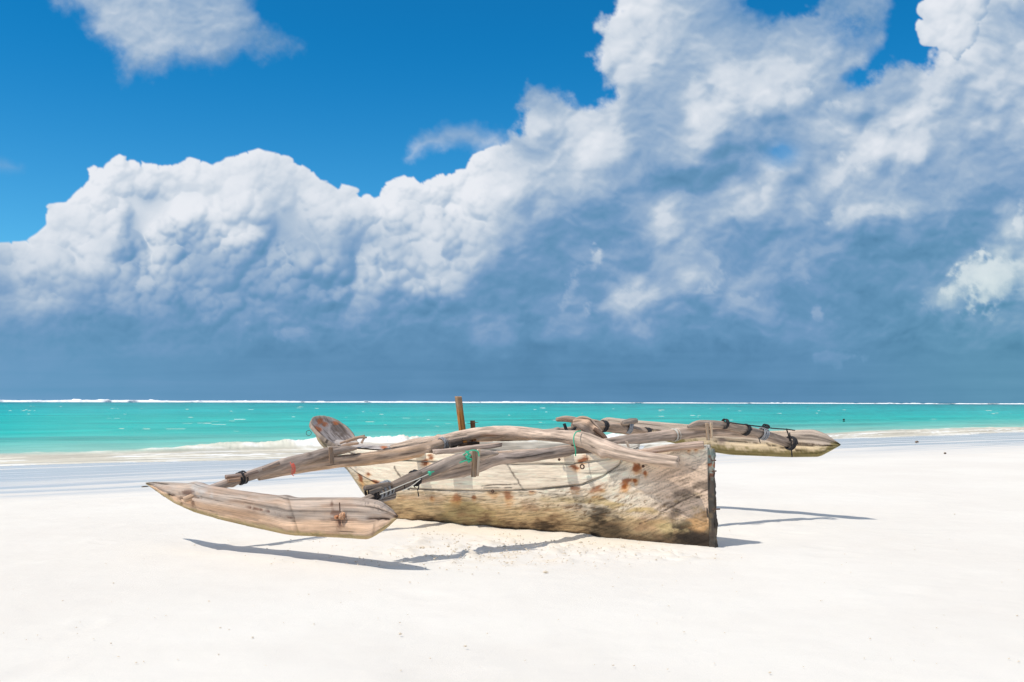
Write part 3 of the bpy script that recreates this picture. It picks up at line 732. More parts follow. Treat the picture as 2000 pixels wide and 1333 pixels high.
def winding(name, c, axis_, rad, width, turns, r, mat, parent=canoe, squash=1.0, seed=0):
    """rope wound round a pole: centre, pole direction, radius, width along the pole"""
    axis_ = np.asarray(axis_, float); axis_ = axis_ / np.linalg.norm(axis_)
    A = np.cross(axis_, (0, 0, 1.0)); A /= np.linalg.norm(A); B = np.cross(A, axis_)
    t = np.linspace(0, 1, turns * 16); rs = np.random.RandomState(seed)
    j = np.interp(t, np.linspace(0, 1, turns * 3), rs.uniform(-1, 1, turns * 3))
    back = np.abs(((t * 1.7) % 1) * 2 - 1)
    P = np.asarray(c) + axis_ * ((back - 0.5) * width + j * r)[:, None] + (A * np.cos(t * turns * 6.283)[:, None] + B * (np.sin(t * turns * 6.283) * squash)[:, None]) * (rad * (1 + 0.05 * j))[:, None]
    return tube(name, np.column_stack([P, np.full(len(P), r)]), mat, parent, seg=7, step=0.014, rough=0.05)

# ---- hull surface
ZK = ([-0.2, 0.0, 3.45, 3.72, 4.0, 4.15, 4.3, 4.46, 4.62, 4.8], [-0.05, -0.05, -0.04, 0.0, 0.13, 0.24, 0.38, 0.56, 0.70, 0.80])
ZG = ([-0.1, 0.0, 0.4, 1.2, 2.0, 2.8, 3.6, 4.2, 4.5, 4.66, 4.8], [0.955, 0.95, 0.905, 0.835, 0.80, 0.79, 0.79, 0.80, 0.815, 0.835, 0.86])
WG = ([-0.1, 0.0, 0.25, 0.6, 1.2, 2.0, 2.8, 3.5, 4.0, 4.3, 4.6, 4.8], [0.03, 0.035, 0.10, 0.18, 0.27, 0.33, 0.33, 0.29, 0.235, 0.20, 0.17, 0.15])
HEEL = math.tan(R(1.0))
tsm = np.linspace(-0.1, 4.8, 400)
def smooth_tab(tab, k=21):
    v = np.interp(tsm, *tab); p = np.pad(v, k // 2, mode='edge'); return np.convolve(p, np.ones(k) / k, 'valid')
ZKs, ZGs, WGs = smooth_tab(ZK, 15), smooth_tab(ZG, 31), smooth_tab(WG, 31)
def hull_pt(t, v, side, off=0.0):
    """t metres from the stern, v 0 keel .. 1 gunwale, side +1 camera side, off outward"""
    zk, zg, wg = np.interp(t, tsm, ZKs), np.interp(t, tsm, ZGs), np.interp(t, tsm, WGs)
    full = sst(0.0, 1.4, t) * sst(4.8, 3.2, t)
    vc = np.clip(v, 0.0, 1.0)
    wv = full * (1 - (1 - vc) ** 2.7) + (1 - full) * vc ** 0.8
    ht = np.maximum(zg - zk, 0.02)
    z = zk + ht * v + (0.0 if side > 0 else 0.11) * wv * (wg / 0.33) ** 1.5
    n = side * np.maximum(wg * wv + off, -0.007) + side * 0.012 + z * HEEL
    x = HULL_S[0] + HE[0] * t + HN[0] * n + 0 * v
    y = HULL_S[1] + HE[1] * t + HN[1] * n + 0 * v
    return np.stack([x, y, z], -1)

def blot(px, py, cx, cy, rx, ry, ang=0.0, jit=0.0, soft=0.35):
    c, s = math.cos(ang), math.sin(ang); u, v = (px - cx), (py - cy)
    q = np.sqrt(((u * c + v * s) / rx) ** 2 + ((-u * s + v * c) / ry) ** 2)
    return sst(1 + soft, 1 - soft, q + jit)
def hull_col(V, upper):
    px, py = proj(V)
    n1 = fbm(px / 60, py / 16, o=5, seed=801, g=0.6); n2 = fbm(px / 14, py / 7, o=4, seed=811, g=0.6); n3 = fbm(px / 130, py / 60, o=3, seed=821)
    # grain follows the planks: rises to the right near the stern
    gx = (py + (px - 1000) * 0.22 * sst(1050, 1350, px) + (px - 860) * -0.03)
    g1 = fbm(px / (46 if upper else 20), (gx + (0 if upper else 0.10) * (px - 1000)) / 2.4, o=4, seed=831, g=0.6)
    pale = np.array([0.90, 0.77, 0.60]); grey = np.array([0.60, 0.47, 0.37]); och = np.array([0.68, 0.49, 0.255]); brn = np.array([0.33, 0.205, 0.11]); drk = np.array([0.05, 0.036, 0.026])
    grn = np.array([0.46, 0.40, 0.17])
    col = lerp(pale, grey, sst(-0.1, 0.7, n1 + 0.3 * n3) * 0.26)
    col = lerp(col, np.array([0.66, 0.47, 0.34]), sst(1210, 1330, px + 20 * n1) * sst(870, 930, py) * 0.85)
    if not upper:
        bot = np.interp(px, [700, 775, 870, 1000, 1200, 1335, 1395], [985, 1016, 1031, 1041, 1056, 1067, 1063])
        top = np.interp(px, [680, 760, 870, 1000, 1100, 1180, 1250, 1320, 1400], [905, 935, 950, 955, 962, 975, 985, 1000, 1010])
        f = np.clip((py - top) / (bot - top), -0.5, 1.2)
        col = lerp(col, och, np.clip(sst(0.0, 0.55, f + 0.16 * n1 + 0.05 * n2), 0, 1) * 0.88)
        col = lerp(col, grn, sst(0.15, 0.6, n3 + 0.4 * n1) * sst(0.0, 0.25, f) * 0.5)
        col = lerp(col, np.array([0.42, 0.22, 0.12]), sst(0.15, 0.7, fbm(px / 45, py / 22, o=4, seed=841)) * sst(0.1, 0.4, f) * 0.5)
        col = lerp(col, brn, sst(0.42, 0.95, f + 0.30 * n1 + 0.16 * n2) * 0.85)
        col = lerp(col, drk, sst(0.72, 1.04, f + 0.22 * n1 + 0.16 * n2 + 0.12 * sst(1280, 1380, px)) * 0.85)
        # the big black-brown patches of rot
        j = 0.55 * n2 + 0.3 * n1
        for (cx, cy, rx, ry, an, k) in ((1195, 1032, 34, 20, 0.3, .82), (1170, 1005, 16, 16, 0.8, .8), (1362, 1050, 44, 20, 0.0, .97), (1385, 1040, 14, 24, 0, .7), (1340, 1025, 22, 10, -0.2, .7), (1316, 1005, 14, 7, -0.3, .75),
                                        (1335, 965, 20, 9, -.35, .6), (1372, 948, 16, 8, 0, .65), (1300, 985, 10, 4, -.4, .5), (1378, 1006, 8, 10, 0, .6), (1090, 1050, 44, 9, 0.05, .6), (960, 1038, 50, 8, .05, .5), (900, 1000, 20, 26, 1.2, .28), (1280, 1052, 50, 10, 0, .6), (1150, 975, 40, 8, -.2, .3), (745, 995, 14, 30, -.5, .5)):
            col = lerp(col, drk, blot(px, py, cx, cy, rx, ry, an, j, 0.6) * k)
        col = lerp(col, np.array([0.62, 0.36, 0.16]), blot(px, py, 1372, 1018, 22, 18, 0, j, .6) * .8)
        col = lerp(col, np.array([0.60, 0.42, 0.14]), sst(0.0, 0.5, n1 + n3) * blot(px, py, 1240, 985, 120, 24, 0, .5 * j, .6) * .6)
        col = lerp(col, drk * .8, blot(px, py, 1352, 1052, 34, 13, 0.1, .5 * j, .5))
        spk = sst(0.38, 0.6, fbm(px / 9, (py + px * .25) / 3.0, o=3, seed=861)); col = lerp(col, brn * .7, spk * blot(px, py, 1180, 985, 190, 28, .02, .4 * n1, .6) * .75)
        # dark slots where the grain has opened
        gl = fbm((px + py * .3) / 30, (py + (px - 1250) * 0.42) / 3.2, o=3, seed=851)
        zone = blot(px, py, 1350, 962, 60, 42, -0.4, 0.5 * n1, 0.5) * sst(-0.2, 0.5, n3 + n1)
        col = lerp(col, drk, sst(0.25, 0.5, gl + 0.25 * n2) * zone * 0.9)
    # long hairline checks
    col = col * (1 - (0.13 if upper else 0.36) * sst(0.05, 0.5, g1))[..., None]
    col = lerp(col, col * 1.14, sst(0.2, 0.6, -g1))
    rust, rust2 = np.array([0.24, 0.045, 0.008]), np.array([0.74, 0.33, 0.08])
    jj = 0.7 * n2
    for (cx, cy, rx, ry, an) in ((833, 903, 9, 6, -.4), (842, 895, 6, 5, 0), (1138, 898, 9, 5, -.2), (1124, 913, 8, 4, .2), (1222, 942, 7, 11, .6), (1219, 950, 4, 6, 0), (1163, 957, 13, 5, -.45), (1122, 955, 10, 5, 0), (889, 970, 8, 7, 0), (993, 967, 7, 8, 0),
                                 (1036, 960, 5, 3, 0), (843, 972, 4, 4, 0), (925, 971, 3, 3, 0), (962, 962, 9, 4, 0), (1242, 913, 7, 8, 0), (1240, 940, 3, 5, 0), (1260, 925, 3, 5, 0), (1345, 878, 3, 3, 0), (1358, 877, 3, 3, 0), (720, 925, 5, 3, .3), (705, 935, 3, 9, -.4), (735, 942, 9, 2.5, .4)):
        inner = blot(px, py, cx, cy, rx, ry, an, jj, 0.45); outer = blot(px, py, cx + 1, cy + ry * .7, rx * 1.25, ry * 1.7, an, jj, 0.7)
        dim = 0.9 if cy < 945 else 0.7
        col = lerp(col, rust2, outer * 0.62 * dim); col = lerp(col, rust if cy != 962 else drk, inner * 0.9 * dim)
    for (x0, y0, x1, y1, wd) in ((989, 905, 1022, 958, 1.2), (1240, 890, 1250, 912, 1.0), (770, 912, 785, 935, 1.2), (1105, 968, 1015, 958, .8), (1290, 1000, 1385, 955, 1.3), (1250, 1025, 1300, 1000, 1.2), (940, 950, 1010, 946, 1.3), (940, 955, 1000, 954, 1.0)):
        ex_, ey_ = x1 - x0, y1 - y0; L = ex_ ** 2 + ey_ ** 2
        t = np.clip(((px - x0) * ex_ + (py - y0) * ey_) / L, 0, 1); dd = np.hypot(px - x0 - t * ex_ + 2 * n2, py - y0 - t * ey_ + 2 * n1)
        col = lerp(col, drk * 1.6, sst(wd + 1.0, wd * 0.4, dd) * 0.85)
    return np.clip(col, 0.01, 0.9)

VS = ([-0.1, 0.70, 0.82, 0.98, 1.2, 1.7, 2.3, 3.0, 3.6, 4.1, 4.4, 4.8], [1.0, 1.0, 0.86, 0.75, 0.66, 0.60, 0.56, 0.53, 0.52, 0.48, 0.40, 0.3])   # seam of dugout and side plank
VR = lambda t: np.interp(t, [0.0, 0.76, 0.9, 1.3, 5.0], [0.995, 0.985, 0.93, 0.895, 0.895])                                                                               # seam of side plank and rail
def vs(t): return np.interp(t, *VS)
def patch(t0, t1, v0, v1, side, thick, off, res, vres, colour_upper, wob=0.0, seed=0):
    """a closed slab of the hull's skin between two heights"""
    t = np.linspace(t0, t1, max(3, int((t1 - t0) / res)))[:, None]
    q = np.linspace(0, 1, vres)[None]
    a = v0(t) if callable(v0) else v0 + 0 * t; b = v1(t) if callable(v1) else v1 + 0 * t
    v = a + (b - a) * q
    e = np.minimum(q, 1 - q)
    rnd = 0.005 * (1 - sst(0, 0.04, e))
    n = 0.8 * wob * fbm(t * 11, v * 26, o=4, seed=seed) + wob * 1.2 * fbm(t * 1.1, v * 3, o=3, seed=seed + 5)
    out = hull_pt(t + 0 * q, v, side, off + n - rnd)
    inn = hull_pt(t + 0 * q, v, side, off - thick)
    n_, m_ = out.shape[:2]
    edge_m = np.minimum(q if not (isinstance(v0, float) and v0 == 0.0) else 1.0 + 0 * q, (1 - q) if not (isinstance(v1, float) and v1 == 1.0) else 1.0 + 0 * q) * (b - a) * 0.85
    seamd = (sst(0.013, 0.003, edge_m + 0.003 * vn(t * 9, q * 0, seed=7)) * (0.25 + 0.45 * sst(-.4, .4, vn(t * 2.2, q * 0, seed=9))))[..., None]
    V = np.concatenate([out, inn[:, ::-1]], 1)
    Fq = gridf(n_, 2 * m_, True)
    ends = []
    for i in (0, n_ - 1):
        for k in range(m_ - 1):
            f = (i * 2 * m_ + k, i * 2 * m_ + k + 1, i * 2 * m_ + 2 * m_ - 2 - k, i * 2 * m_ + 2 * m_ - 1 - k)
            ends.append(f if i else f[::-1])
    Fq = np.vstack([Fq, np.array(ends)])
    if side > 0: Fq = Fq[:, ::-1]
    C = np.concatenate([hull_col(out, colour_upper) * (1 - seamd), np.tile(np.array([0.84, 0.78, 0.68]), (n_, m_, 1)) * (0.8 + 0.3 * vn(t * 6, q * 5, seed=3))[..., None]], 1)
    tw = np.concatenate([t + 0 * q, t + 0 * q], 1); vw = np.concatenate([v, v[:, ::-1]], 1) * 0.8
    # grain climbs towards the stern post
    vw = vw * (1 - 0.35 * sst(1.2, 0.2, tw)) + 0.18 * np.clip(1.4 - tw, 0, None) ** 1.4 * 0.9
    return V.reshape(-1, 3), Fq, C.reshape(-1, 3), np.stack([tw, vw, 0 * tw], -1).reshape(-1, 3)
def join(parts):
    V, Fq, C, U, k = [], [], [], [], 0
    for p in parts:
        V.append(p[0]); Fq.append(p[1] + k); C.append(p[2]); U.append(p[3]); k += len(p[0])
    return np.vstack(V), np.vstack(Fq), np.vstack(C), np.vstack(U)

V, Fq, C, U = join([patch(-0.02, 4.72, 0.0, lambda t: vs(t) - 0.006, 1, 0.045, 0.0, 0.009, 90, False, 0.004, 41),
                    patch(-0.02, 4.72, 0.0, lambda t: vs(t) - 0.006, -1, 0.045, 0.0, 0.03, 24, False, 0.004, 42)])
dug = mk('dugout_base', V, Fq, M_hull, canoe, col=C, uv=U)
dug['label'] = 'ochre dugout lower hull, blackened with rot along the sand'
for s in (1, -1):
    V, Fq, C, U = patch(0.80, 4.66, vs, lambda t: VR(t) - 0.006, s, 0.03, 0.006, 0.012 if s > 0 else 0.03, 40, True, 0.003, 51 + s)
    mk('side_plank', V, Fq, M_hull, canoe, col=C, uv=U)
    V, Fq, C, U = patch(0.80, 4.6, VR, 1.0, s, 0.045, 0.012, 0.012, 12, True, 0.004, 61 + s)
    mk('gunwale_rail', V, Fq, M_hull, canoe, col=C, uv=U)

def box_m(name, c, ax, ay, az_, mat, parent=canoe, rgb=(0.33, 0.28, 0.24), rgb2=None, seed=0, n=(26, 7, 5), wob=0.004, taper=0.0, colf=None):
    """worn plank: centre and three half-axes; longest axis first"""
    c, ax, ay, az_ = map(lambda q: np.asarray(q, float), (c, ax, ay, az_))
    V, Fq, k = [], [], 0
    u = np.linspace(-1, 1, n[0])
    # ring of the section, rounded
    m = 28; th = np.linspace(0, 2 * np.pi, m, endpoint=False)
    sy = np.sign(np.cos(th)) * np.abs(np.cos(th)) ** 0.28; sz = np.sign(np.sin(th)) * np.abs(np.sin(th)) ** 0.28
    L = np.linalg.norm(ax)
    k_ = (1 - taper * (u[:, None] * 0.5 + 0.5))
    nz = fbm(u[:, None] * L * 9, sy[None] * 2 + seed, sz[None] * 2, o=4, seed=seed + 5)
    ly, lz = np.linalg.norm(ay), np.linalg.norm(az_)
    P = c + ax * (u[:, None] + 0.02 * vn(u[:, None] * 0, sy[None] * 4, sz[None] * 4, seed=seed) * (np.abs(u[:, None]) > .99))[..., None] + ay * (sy[None] * k_ * (1 + nz * wob / ly))[..., None] + az_ * (sz[None] * k_ * (1 + nz * wob / lz))[..., None]
    c0, c1 = P[:1].mean(1, keepdims=True), P[-1:].mean(1, keepdims=True)
    P = np.concatenate([c0 + (P[:1] - c0) * 0.02, c0 + (P[:1] - c0) * 0.97, P, c1 + (P[-1:] - c1) * 0.97, c1 + (P[-1:] - c1) * 0.02])
    uu = np.concatenate([u[:1], u[:1], u, u[-1:], u[-1:]])[:, None] * L
    uv = np.stack([uu + 0 * sy[None] + seed, sy[None] * ly + 0 * uu, sz[None] * lz + 0 * uu], -1)
    rgb = np.array(rgb); rgb2 = np.array(rgb2) if rgb2 is not None else rgb * np.array([1.15, 1.0, 0.85])
    q = fbm(uu * 7 + seed, sy[None] * 2, sz[None] * 2, o=4, seed=seed + 2)
    col = lerp(rgb, rgb2, sst(-.4, .4, q)) * (0.85 + 0.3 * sst(-.4, .4, fbm(uu * 2, sy[None] * 6, sz[None] * 6, o=3, seed=seed + 8)))[..., None]
    if mat is M_pole: col = col * np.array([1.58, 1.40, 1.22])
    if colf is not None: col = colf(P, col)
    return mk(name, P, gridf(P.shape[0], m, True), mat, parent, col=col, uv=uv)

E3 = np.array([HE[0], HE[1], 0]); N3 = np.array([HN[0], HN[1], 0]); Z3 = np.array([0, 0, 1.0])
def on_hull(t, z, n=0.0): return np.array([HULL_S[0] + HE[0] * t + HN[0] * (n + z * HEEL), HULL_S[1] + HE[1] * t + HN[1] * (n + z * HEEL), z])

# stern post: a split, rust-stained board
def post_col(V, col):
    px, py = proj(V); n = fbm(px / 4, py / 9, o=4, seed=901, g=0.6)
    col = lerp(np.array([0.26, 0.31, 0.27]), np.array([0.34, 0.29, 0.22]), sst(-.3, .4, n)) 
    col = lerp(col, np.array([0.26, 0.08, 0.03]), sst(880, 915, py + 14 * n) * sst(945, 925, py) * sst(-.5, .3, n))
    col = lerp(col, np.array([0.045, 0.03, 0.025]), sst(915, 940, py + 14 * n) * 0.88)
    col = lerp(col, np.array([0.22, 0.16, 0.09]), sst(0.1, 0.5, fbm(px / 5, py / 14, o=3, seed=905)) * sst(950, 990, py) * 0.6)
    return col
pz = on_hull(-0.035, 0.915); pb = on_hull(-0.055, -0.04)
sp = box_m('stern_post', (pz + pb) / 2 + np.array([0, 0, 0.0]), (pz - pb) / 2, N3 * 0.022, E3 * 0.032, M_hull, n=(150, 7, 5), wob=0.016, seed=7, colf=post_col)
sp['label'] = 'split stern post stained green and rust'
for z, l in ((0.345, 0.05), (0.70, 0.022), (0.80, 0.02)):
    p = on_hull(-0.055, z, 0.02); string('nail', [p, p + np.array([l + .02, -0.01, 0.004])], 0.007, M_iron, sp)

# upturned prow board, a shield shape with a raised rim
def prow():
    c = on_hull(4.72, 0.955); wdir = E3 * 0.80 + Z3 * 0.60; wdir /= np.linalg.norm(wdir); nrm = np.cross(N3, wdir); nrm /= np.linalg.norm(nrm)
    if nrm[2] < 0: nrm = -nrm
    th = np.linspace(0, 2 * np.pi, 96, endpoint=False); rho = np.concatenate([np.linspace(0.001, 1, 26)])
    rim = 1 + 0.03 * fbm(np.cos(th) * 2, np.sin(th) * 2, o=3, seed=5)
    sq = lambda v: np.sign(v) * np.abs(v) ** 0.86
    a = 0.29 * sq(np.cos(th)) * (1 - 0.18 * np.clip(-np.sin(th), 0, 1)); b = 0.285 * sq(np.sin(th)) + np.where(np.sin(th) < 0, 0.10 * np.sin(th), 0)
    A, B = rho[:, None] * (a * rim)[None], rho[:, None] * (b * rim)[None]
    dish = 0.05 * rho[:, None] ** 2.4 + 0.003 * fbm(A * 30, B * 12, o=3, seed=6)
    front = c + N3 * A[..., None] + wdir * B[..., None] + nrm * (dish)[..., None]
    back = c + N3 * A[..., None] * 1.0 + wdir * B[..., None] + nrm * (dish - 0.05 - 0.06 * (1 - rho[:, None]))[..., None]
    V = np.concatenate([front, back[::-1]])
    px, py = proj(V)
    n = fbm(px / 8, py / 6, o=4, seed=907, g=0.6); n2 = fbm((px + py) / 20, (px - py) / 4, o=4, seed=911)
    col = lerp(np.array([0.36, 0.31, 0.29]), np.array([0.20, 0.16, 0.14]), sst(-.3, .5, n2))
    col = lerp(col, np.array([0.10, 0.07, 0.055]), blot(px, py, 664, 835, 16, 12, .8, .6 * n) * 0.7)
    for (x, y, r_) in ((626, 822, 6), (635, 829, 5), (618, 837, 7), (622, 843, 4), (655, 826, 5)):
        col = lerp(col, np.array([0.38, 0.12, 0.04]), blot(px, py, x, y, r_, r_ * .8, 0, .7 * n, .5) * 0.85)
    rimm = sst(0.86, 0.93, np.concatenate([rho, rho[::-1]]))[:, None] + 0 * a[None]
    col = lerp(col, np.array([0.42, 0.33, 0.26]), rimm * 0.8)
    uv = np.stack([np.concatenate([B, B[::-1]]) , np.concatenate([A, A[::-1]]), 0 * np.concatenate([A, A])], -1)
    o = mk('prow_board', V, gridf(len(V), 96, True), M_pole, canoe, col=col, uv=uv)
    o['label'] = 'upturned shield-shaped prow board with rust blooms'
    return o
pr = prow()
# stem timber under the prow board
sP = [np.append(on_hull(t, z, 0.0), r_) for t, z, r_ in ((3.6, 0.0, 0.03), (3.98, 0.13, 0.035), (4.16, 0.26, 0.038), (4.3, 0.40, 0.04), (4.46, 0.57, 0.045), (4.6, 0.69, 0.07), (4.74, 0.80, 0.075), (4.88, 0.89, 0.06), (4.96, 0.96, 0.03))]
tube('stem_timber', sP, M_hull, canoe, rgb=(0.42, 0.35, 0.24), seed=71, rough=0.08)
# short crossed splints where the prow board meets the rails
for i, (x0, y0, x1, y1, r_) in enumerate(((664, 866, 712, 851, 2.4), (676, 863, 700, 856, 3.5), (690, 857, 716, 855, 3.0), (706, 866, 712, 856, 2.4), (668, 872, 700, 866, 3.2))):
    pole('splint', [(x0, y0, r_), ((x0 + x1) / 2, (y0 + y1) / 2 - 1, r_), (x1, y1, r_ * .7)], ([600, 720], [11.55, 11.45]), rgb=(0.27, 0.23, 0.21), seed=100 + i)
# fore deck inside the bow
def deck():
    t = np.linspace(3.75, 4.62, 60)[:, None]; q = np.linspace(-1, 1, 24)[None]
    wg = np.interp(t, tsm, WGs) * 0.94; z = np.interp(t, tsm, ZGs) + 0.012 + 0.022 * (1 - q ** 2) + 0.006 * fbm(t * 8, q * 4, o=3, seed=3) + 0.02 * sst(4.3, 4.6, t)
    nn_ = wg * q + z * HEEL
    V = np.stack([HULL_S[0] + HE[0] * t + HN[0] * nn_, HULL_S[1] + HE[1] * t + HN[1] * nn_, z + 0 * q], -1)
    n = fbm(t * 4, q * 3, o=4, seed=13)
    col = lerp(np.array([0.50, 0.44, 0.40]), np.array([0.30, 0.25, 0.22]), sst(-.2, .6, n))
    px, py = proj(V); col = lerp(col, np.array([0.42, 0.12, 0.03]), blot(px, py, 750, 873, 6, 4, 0, .6 * n) * 0.9)
    mk('fore_deck', V, gridf(60, 24), M_hull, canoe, col=col, uv=np.stack([t + 0 * q, q * 0.2 + 0 * t, 0 * t * q], -1))
deck()
# ribs and thwarts inside
for i, t in enumerate((0.75, 1.55, 2.35, 3.15)):
    z = float(np.interp(t, tsm, ZGs)) - 0.05; wgt = float(np.interp(t, tsm, WGs)) - 0.03
    box_m('thwart', on_hull(t, z), N3 * wgt, E3 * 0.055, Z3 * 0.014, M_pole, rgb=(0.33, 0.29, 0.25), seed=120 + i)

# ---- floats
def float_log(name, top, bot, rid, Yk, thick, tip, rgb_up, rgb_lo, seed, label, extra=None):
    xs_ = np.arange(top[0][0], top[-1][0] + .01, 1.9 if seed < 50 else 1.9)
    T_, B_, R_ = (np.interp(xs_, *zip(*q)) for q in (top, bot, rid))
    def sm(v, k=9): p = np.pad(v, k // 2, mode='reflect', reflect_type='odd'); return np.convolve(p, np.ones(k) / k, 'valid')
    T_, B_, R_ = sm(T_), sm(B_), sm(R_)
    Yc = np.interp(xs_, *Yk)
    pt, pb_, prd = at(xs_, T_, Yc), at(xs_, B_, Yc), at(xs_, R_, Yc)
    x0, x1 = xs_[0], xs_[-1]
    wth = thick * sst(0, 1, np.clip((xs_ - x0) / tip[0], 0, 1) ** .8) ** .75 * sst(0, 1, np.clip((x1 - xs_) / tip[1], 0, 1) ** .8) ** .75 + 0.004
    ax = pt[-1] - pt[0]; ax[2] = 0; ax /= np.linalg.norm(ax); nr = np.array([ax[1], -ax[0], 0])
    if nr[1] > 0: nr = -nr
    # ring: top -> near ridge -> bottom -> far ridge
    m = 44; s_ = np.linspace(0, 1, m, endpoint=False)
    nw = np.interp(s_, [0, .04, .14, .25, .30, .42, .5, .58, .70, .75, .86, .96, 1], [0, .50, .80, 1.0, .95, .70, .30, -.70, -.95, -1, -.80, -.50, 0])
    hh = np.interp(s_, [0, .04, .14, .25, .30, .42, .5, .58, .70, .75, .86, .96, 1], [1, .95, .55, .0, -.16, -.8, -1, -.8, -.16, 0, .55, .95, 1])
    up = np.clip(hh, 0, 1); dn = np.clip(-hh, 0, 1)
    V = prd[:, None] + (pt - prd)[:, None] * up[None, :, None] + (pb_ - prd)[:, None] * dn[None, :, None]
    L = np.concatenate([[0], np.cumsum(np.linalg.norm(np.diff(prd, axis=0), axis=1))])[:, None]
    n = fbm(L * 2.5, s_[None] * 9, o=4, seed=seed); g_ = fbm(L * 1.1, s_[None] * 60, o=3, seed=seed + 4)
    V = V + nr * (wth[:, None] * nw[None] * 0.5 * (1 + 0.10 * n) - 0.012 * sst(.30, .7, g_) * np.sign(nw)[None] + 0.006 * np.round(2.2 * fbm(L * 1.9, s_[None] * 11, o=2, seed=seed + 40)) * np.sign(nw)[None])[..., None]
    V[..., 2] += 0.003 * n
    q = sst(0.1, -0.35, hh)[None] + 0.30 * n
    col = lerp(np.array(rgb_up), np.array(rgb_lo), np.clip(q, 0, 1))
    col = col * (1 - 0.52 * sst(.2, .6, g_))[..., None] * (0.9 + 0.25 * sst(-.5, .5, fbm(L * 1.2, s_[None] * 14, o=4, seed=seed + 9)))[..., None]
    px, py = proj(V)
    if extra is not None: V, col = extra(V, col, px, py, nr, nw)
    c0, c1 = V[:1].mean(1, keepdims=True), V[-1:].mean(1, keepdims=True)
    V = np.concatenate([c0 + 0 * V[:1], V, c1 + 0 * V[-1:]]); col = np.concatenate([col[:1], col, col[-1:]])
    Lx = np.concatenate([L[:1], L, L[-1:]])
    uv = np.stack([Lx + 0 * s_[None] + seed, 0.45 * hh[None] + 0 * Lx, 0.1 * nw[None] + 0 * Lx], -1)
    o = mk(name, V, gridf(V.shape[0], m, True), M_float, canoe, col=col, uv=uv)
    o['label'] = label
    return o

NF = ([286, 372, 560, 668, 778], [9.75, 9.20, 8.66, 8.30, 7.93])
def near_extra(V, col, px, py, nr, nw):
    n = fbm(px / 9, py / 5, o=4, seed=921, g=.6)
    def slit(x0, y0, x1, y1, wd, dep, k=0.9, c=(0.05, 0.02, 0.015)):
        nonlocal V, col
        t = np.clip((px - x0) / (x1 - x0), 0, 1); yy_ = y0 + (y1 - y0) * t; inside = sst(x0 - 4, x0 + 8, px) * sst(x1 + 4, x1 - 8, px) * (nw[None] > 0)
        s = sst(wd * 1.5, wd * .5, np.abs(py - yy_ + 2 * n)) * inside
        V = V - nr * (s * dep)[..., None]; col = lerp(col, np.array(c), s * k)
    slit(345, 975, 395, 972, 1.6, .01, .6)
    slit(480, 990, 575, 1014, 1.2, .014, .8, (0.12, 0.04, 0.02)); slit(715, 1014, 762, 1015, 1.8, .02)
    slit(320, 965, 342, 969, 1.2, .01); slit(585, 1043, 690, 1047, 1.2, .006, .8, (.10, .07, .03))
    # scarf joint
    sj = np.exp(-((px - (556 + (py - 975) * 0.30)) / 3.2) ** 2) * (nw[None] > 0) * sst(962, 972, py)
    V = V + nr * (sj * 0.008)[..., None]
    sj2 = np.exp(-((px - (562 + (py - 975) * 0.30)) / 2.0) ** 2) * (nw[None] > 0)
    V = V - nr * (sj2 * 0.008)[..., None]; col = lerp(col, col * 0.6, sj2)
    sj3 = np.exp(-((px - (732 - (py - 1020) * 0.15)) / 2.0) ** 2) * (nw[None] > 0) * sst(1020, 1026, py); col = lerp(col, col * 0.6, sj3)
    # yellow-green edge along the bottom, red-brown band below the ridge
    bt = np.interp(px, [286, 345, 400, 560, 725, 778], [950, 985, 1006, 1042, 1053, 1010])
    col = lerp(col, np.array([0.45, 0.37, 0.16]), sst(8, 2, bt - py + 3 * n) * 0.7)
    col = lerp(col, np.array([0.62, 0.60, 0.57]), blot(px, py, 392, 955, 20, 12, .5, .6 * n) * .6)
    col = lerp(col, np.array([0.50, 0.30, 0.19]), sst(0.0, .5, fbm(px / 60, py / 9, o=3, seed=925)) * .35)
    for (x, y, rx, ry) in ((368, 962, 10, 5), (376, 985, 4, 6), (355, 985, 3, 3), (655, 1005, 12, 9), (663, 1020, 7, 10), (648, 985, 3, 9), (775, 1008, 4, 4)):
        col = lerp(col, np.array([0.13, 0.05, 0.03]), blot(px, py, x, y, rx, ry, 0, .8 * n, .5) * .7)
    sp_ = sst(.45, .6, fbm(px / 3.5, py / 2.2, o=2, seed=929)) * blot(px, py, 735, 988, 30, 10, .3, .4 * n)
    col = lerp(col, np.array([0.12, 0.10, 0.11]), sp_ * .6)
    return V, col
nf = float_log('near_float', [(286, 943), (300, 941), (370, 944), (384, 939), (396, 946), (450, 956), (540, 968), (556, 966), (572, 972), (700, 972), (738, 978), (760, 992), (778, 1009)],
               [(286, 946), (345, 984), (385, 1001), (440, 1016), (560, 1043), (582, 1046), (700, 1051), (728, 1053), (752, 1036), (778, 1012)],
               [(286, 945), (345, 964), (400, 974), (480, 988), (575, 1010), (668, 1012), (730, 1012), (778, 1010)], NF, 0.19, (95, 55),
               (0.50, 0.405, 0.335), (0.84, 0.56, 0.37), 31, 'near outrigger float, grey above and reddish tan below', near_extra)
FF = ([1172, 1262, 1390, 1545, 1642], [13.1, 12.8, 12.35, 11.75, 11.4])
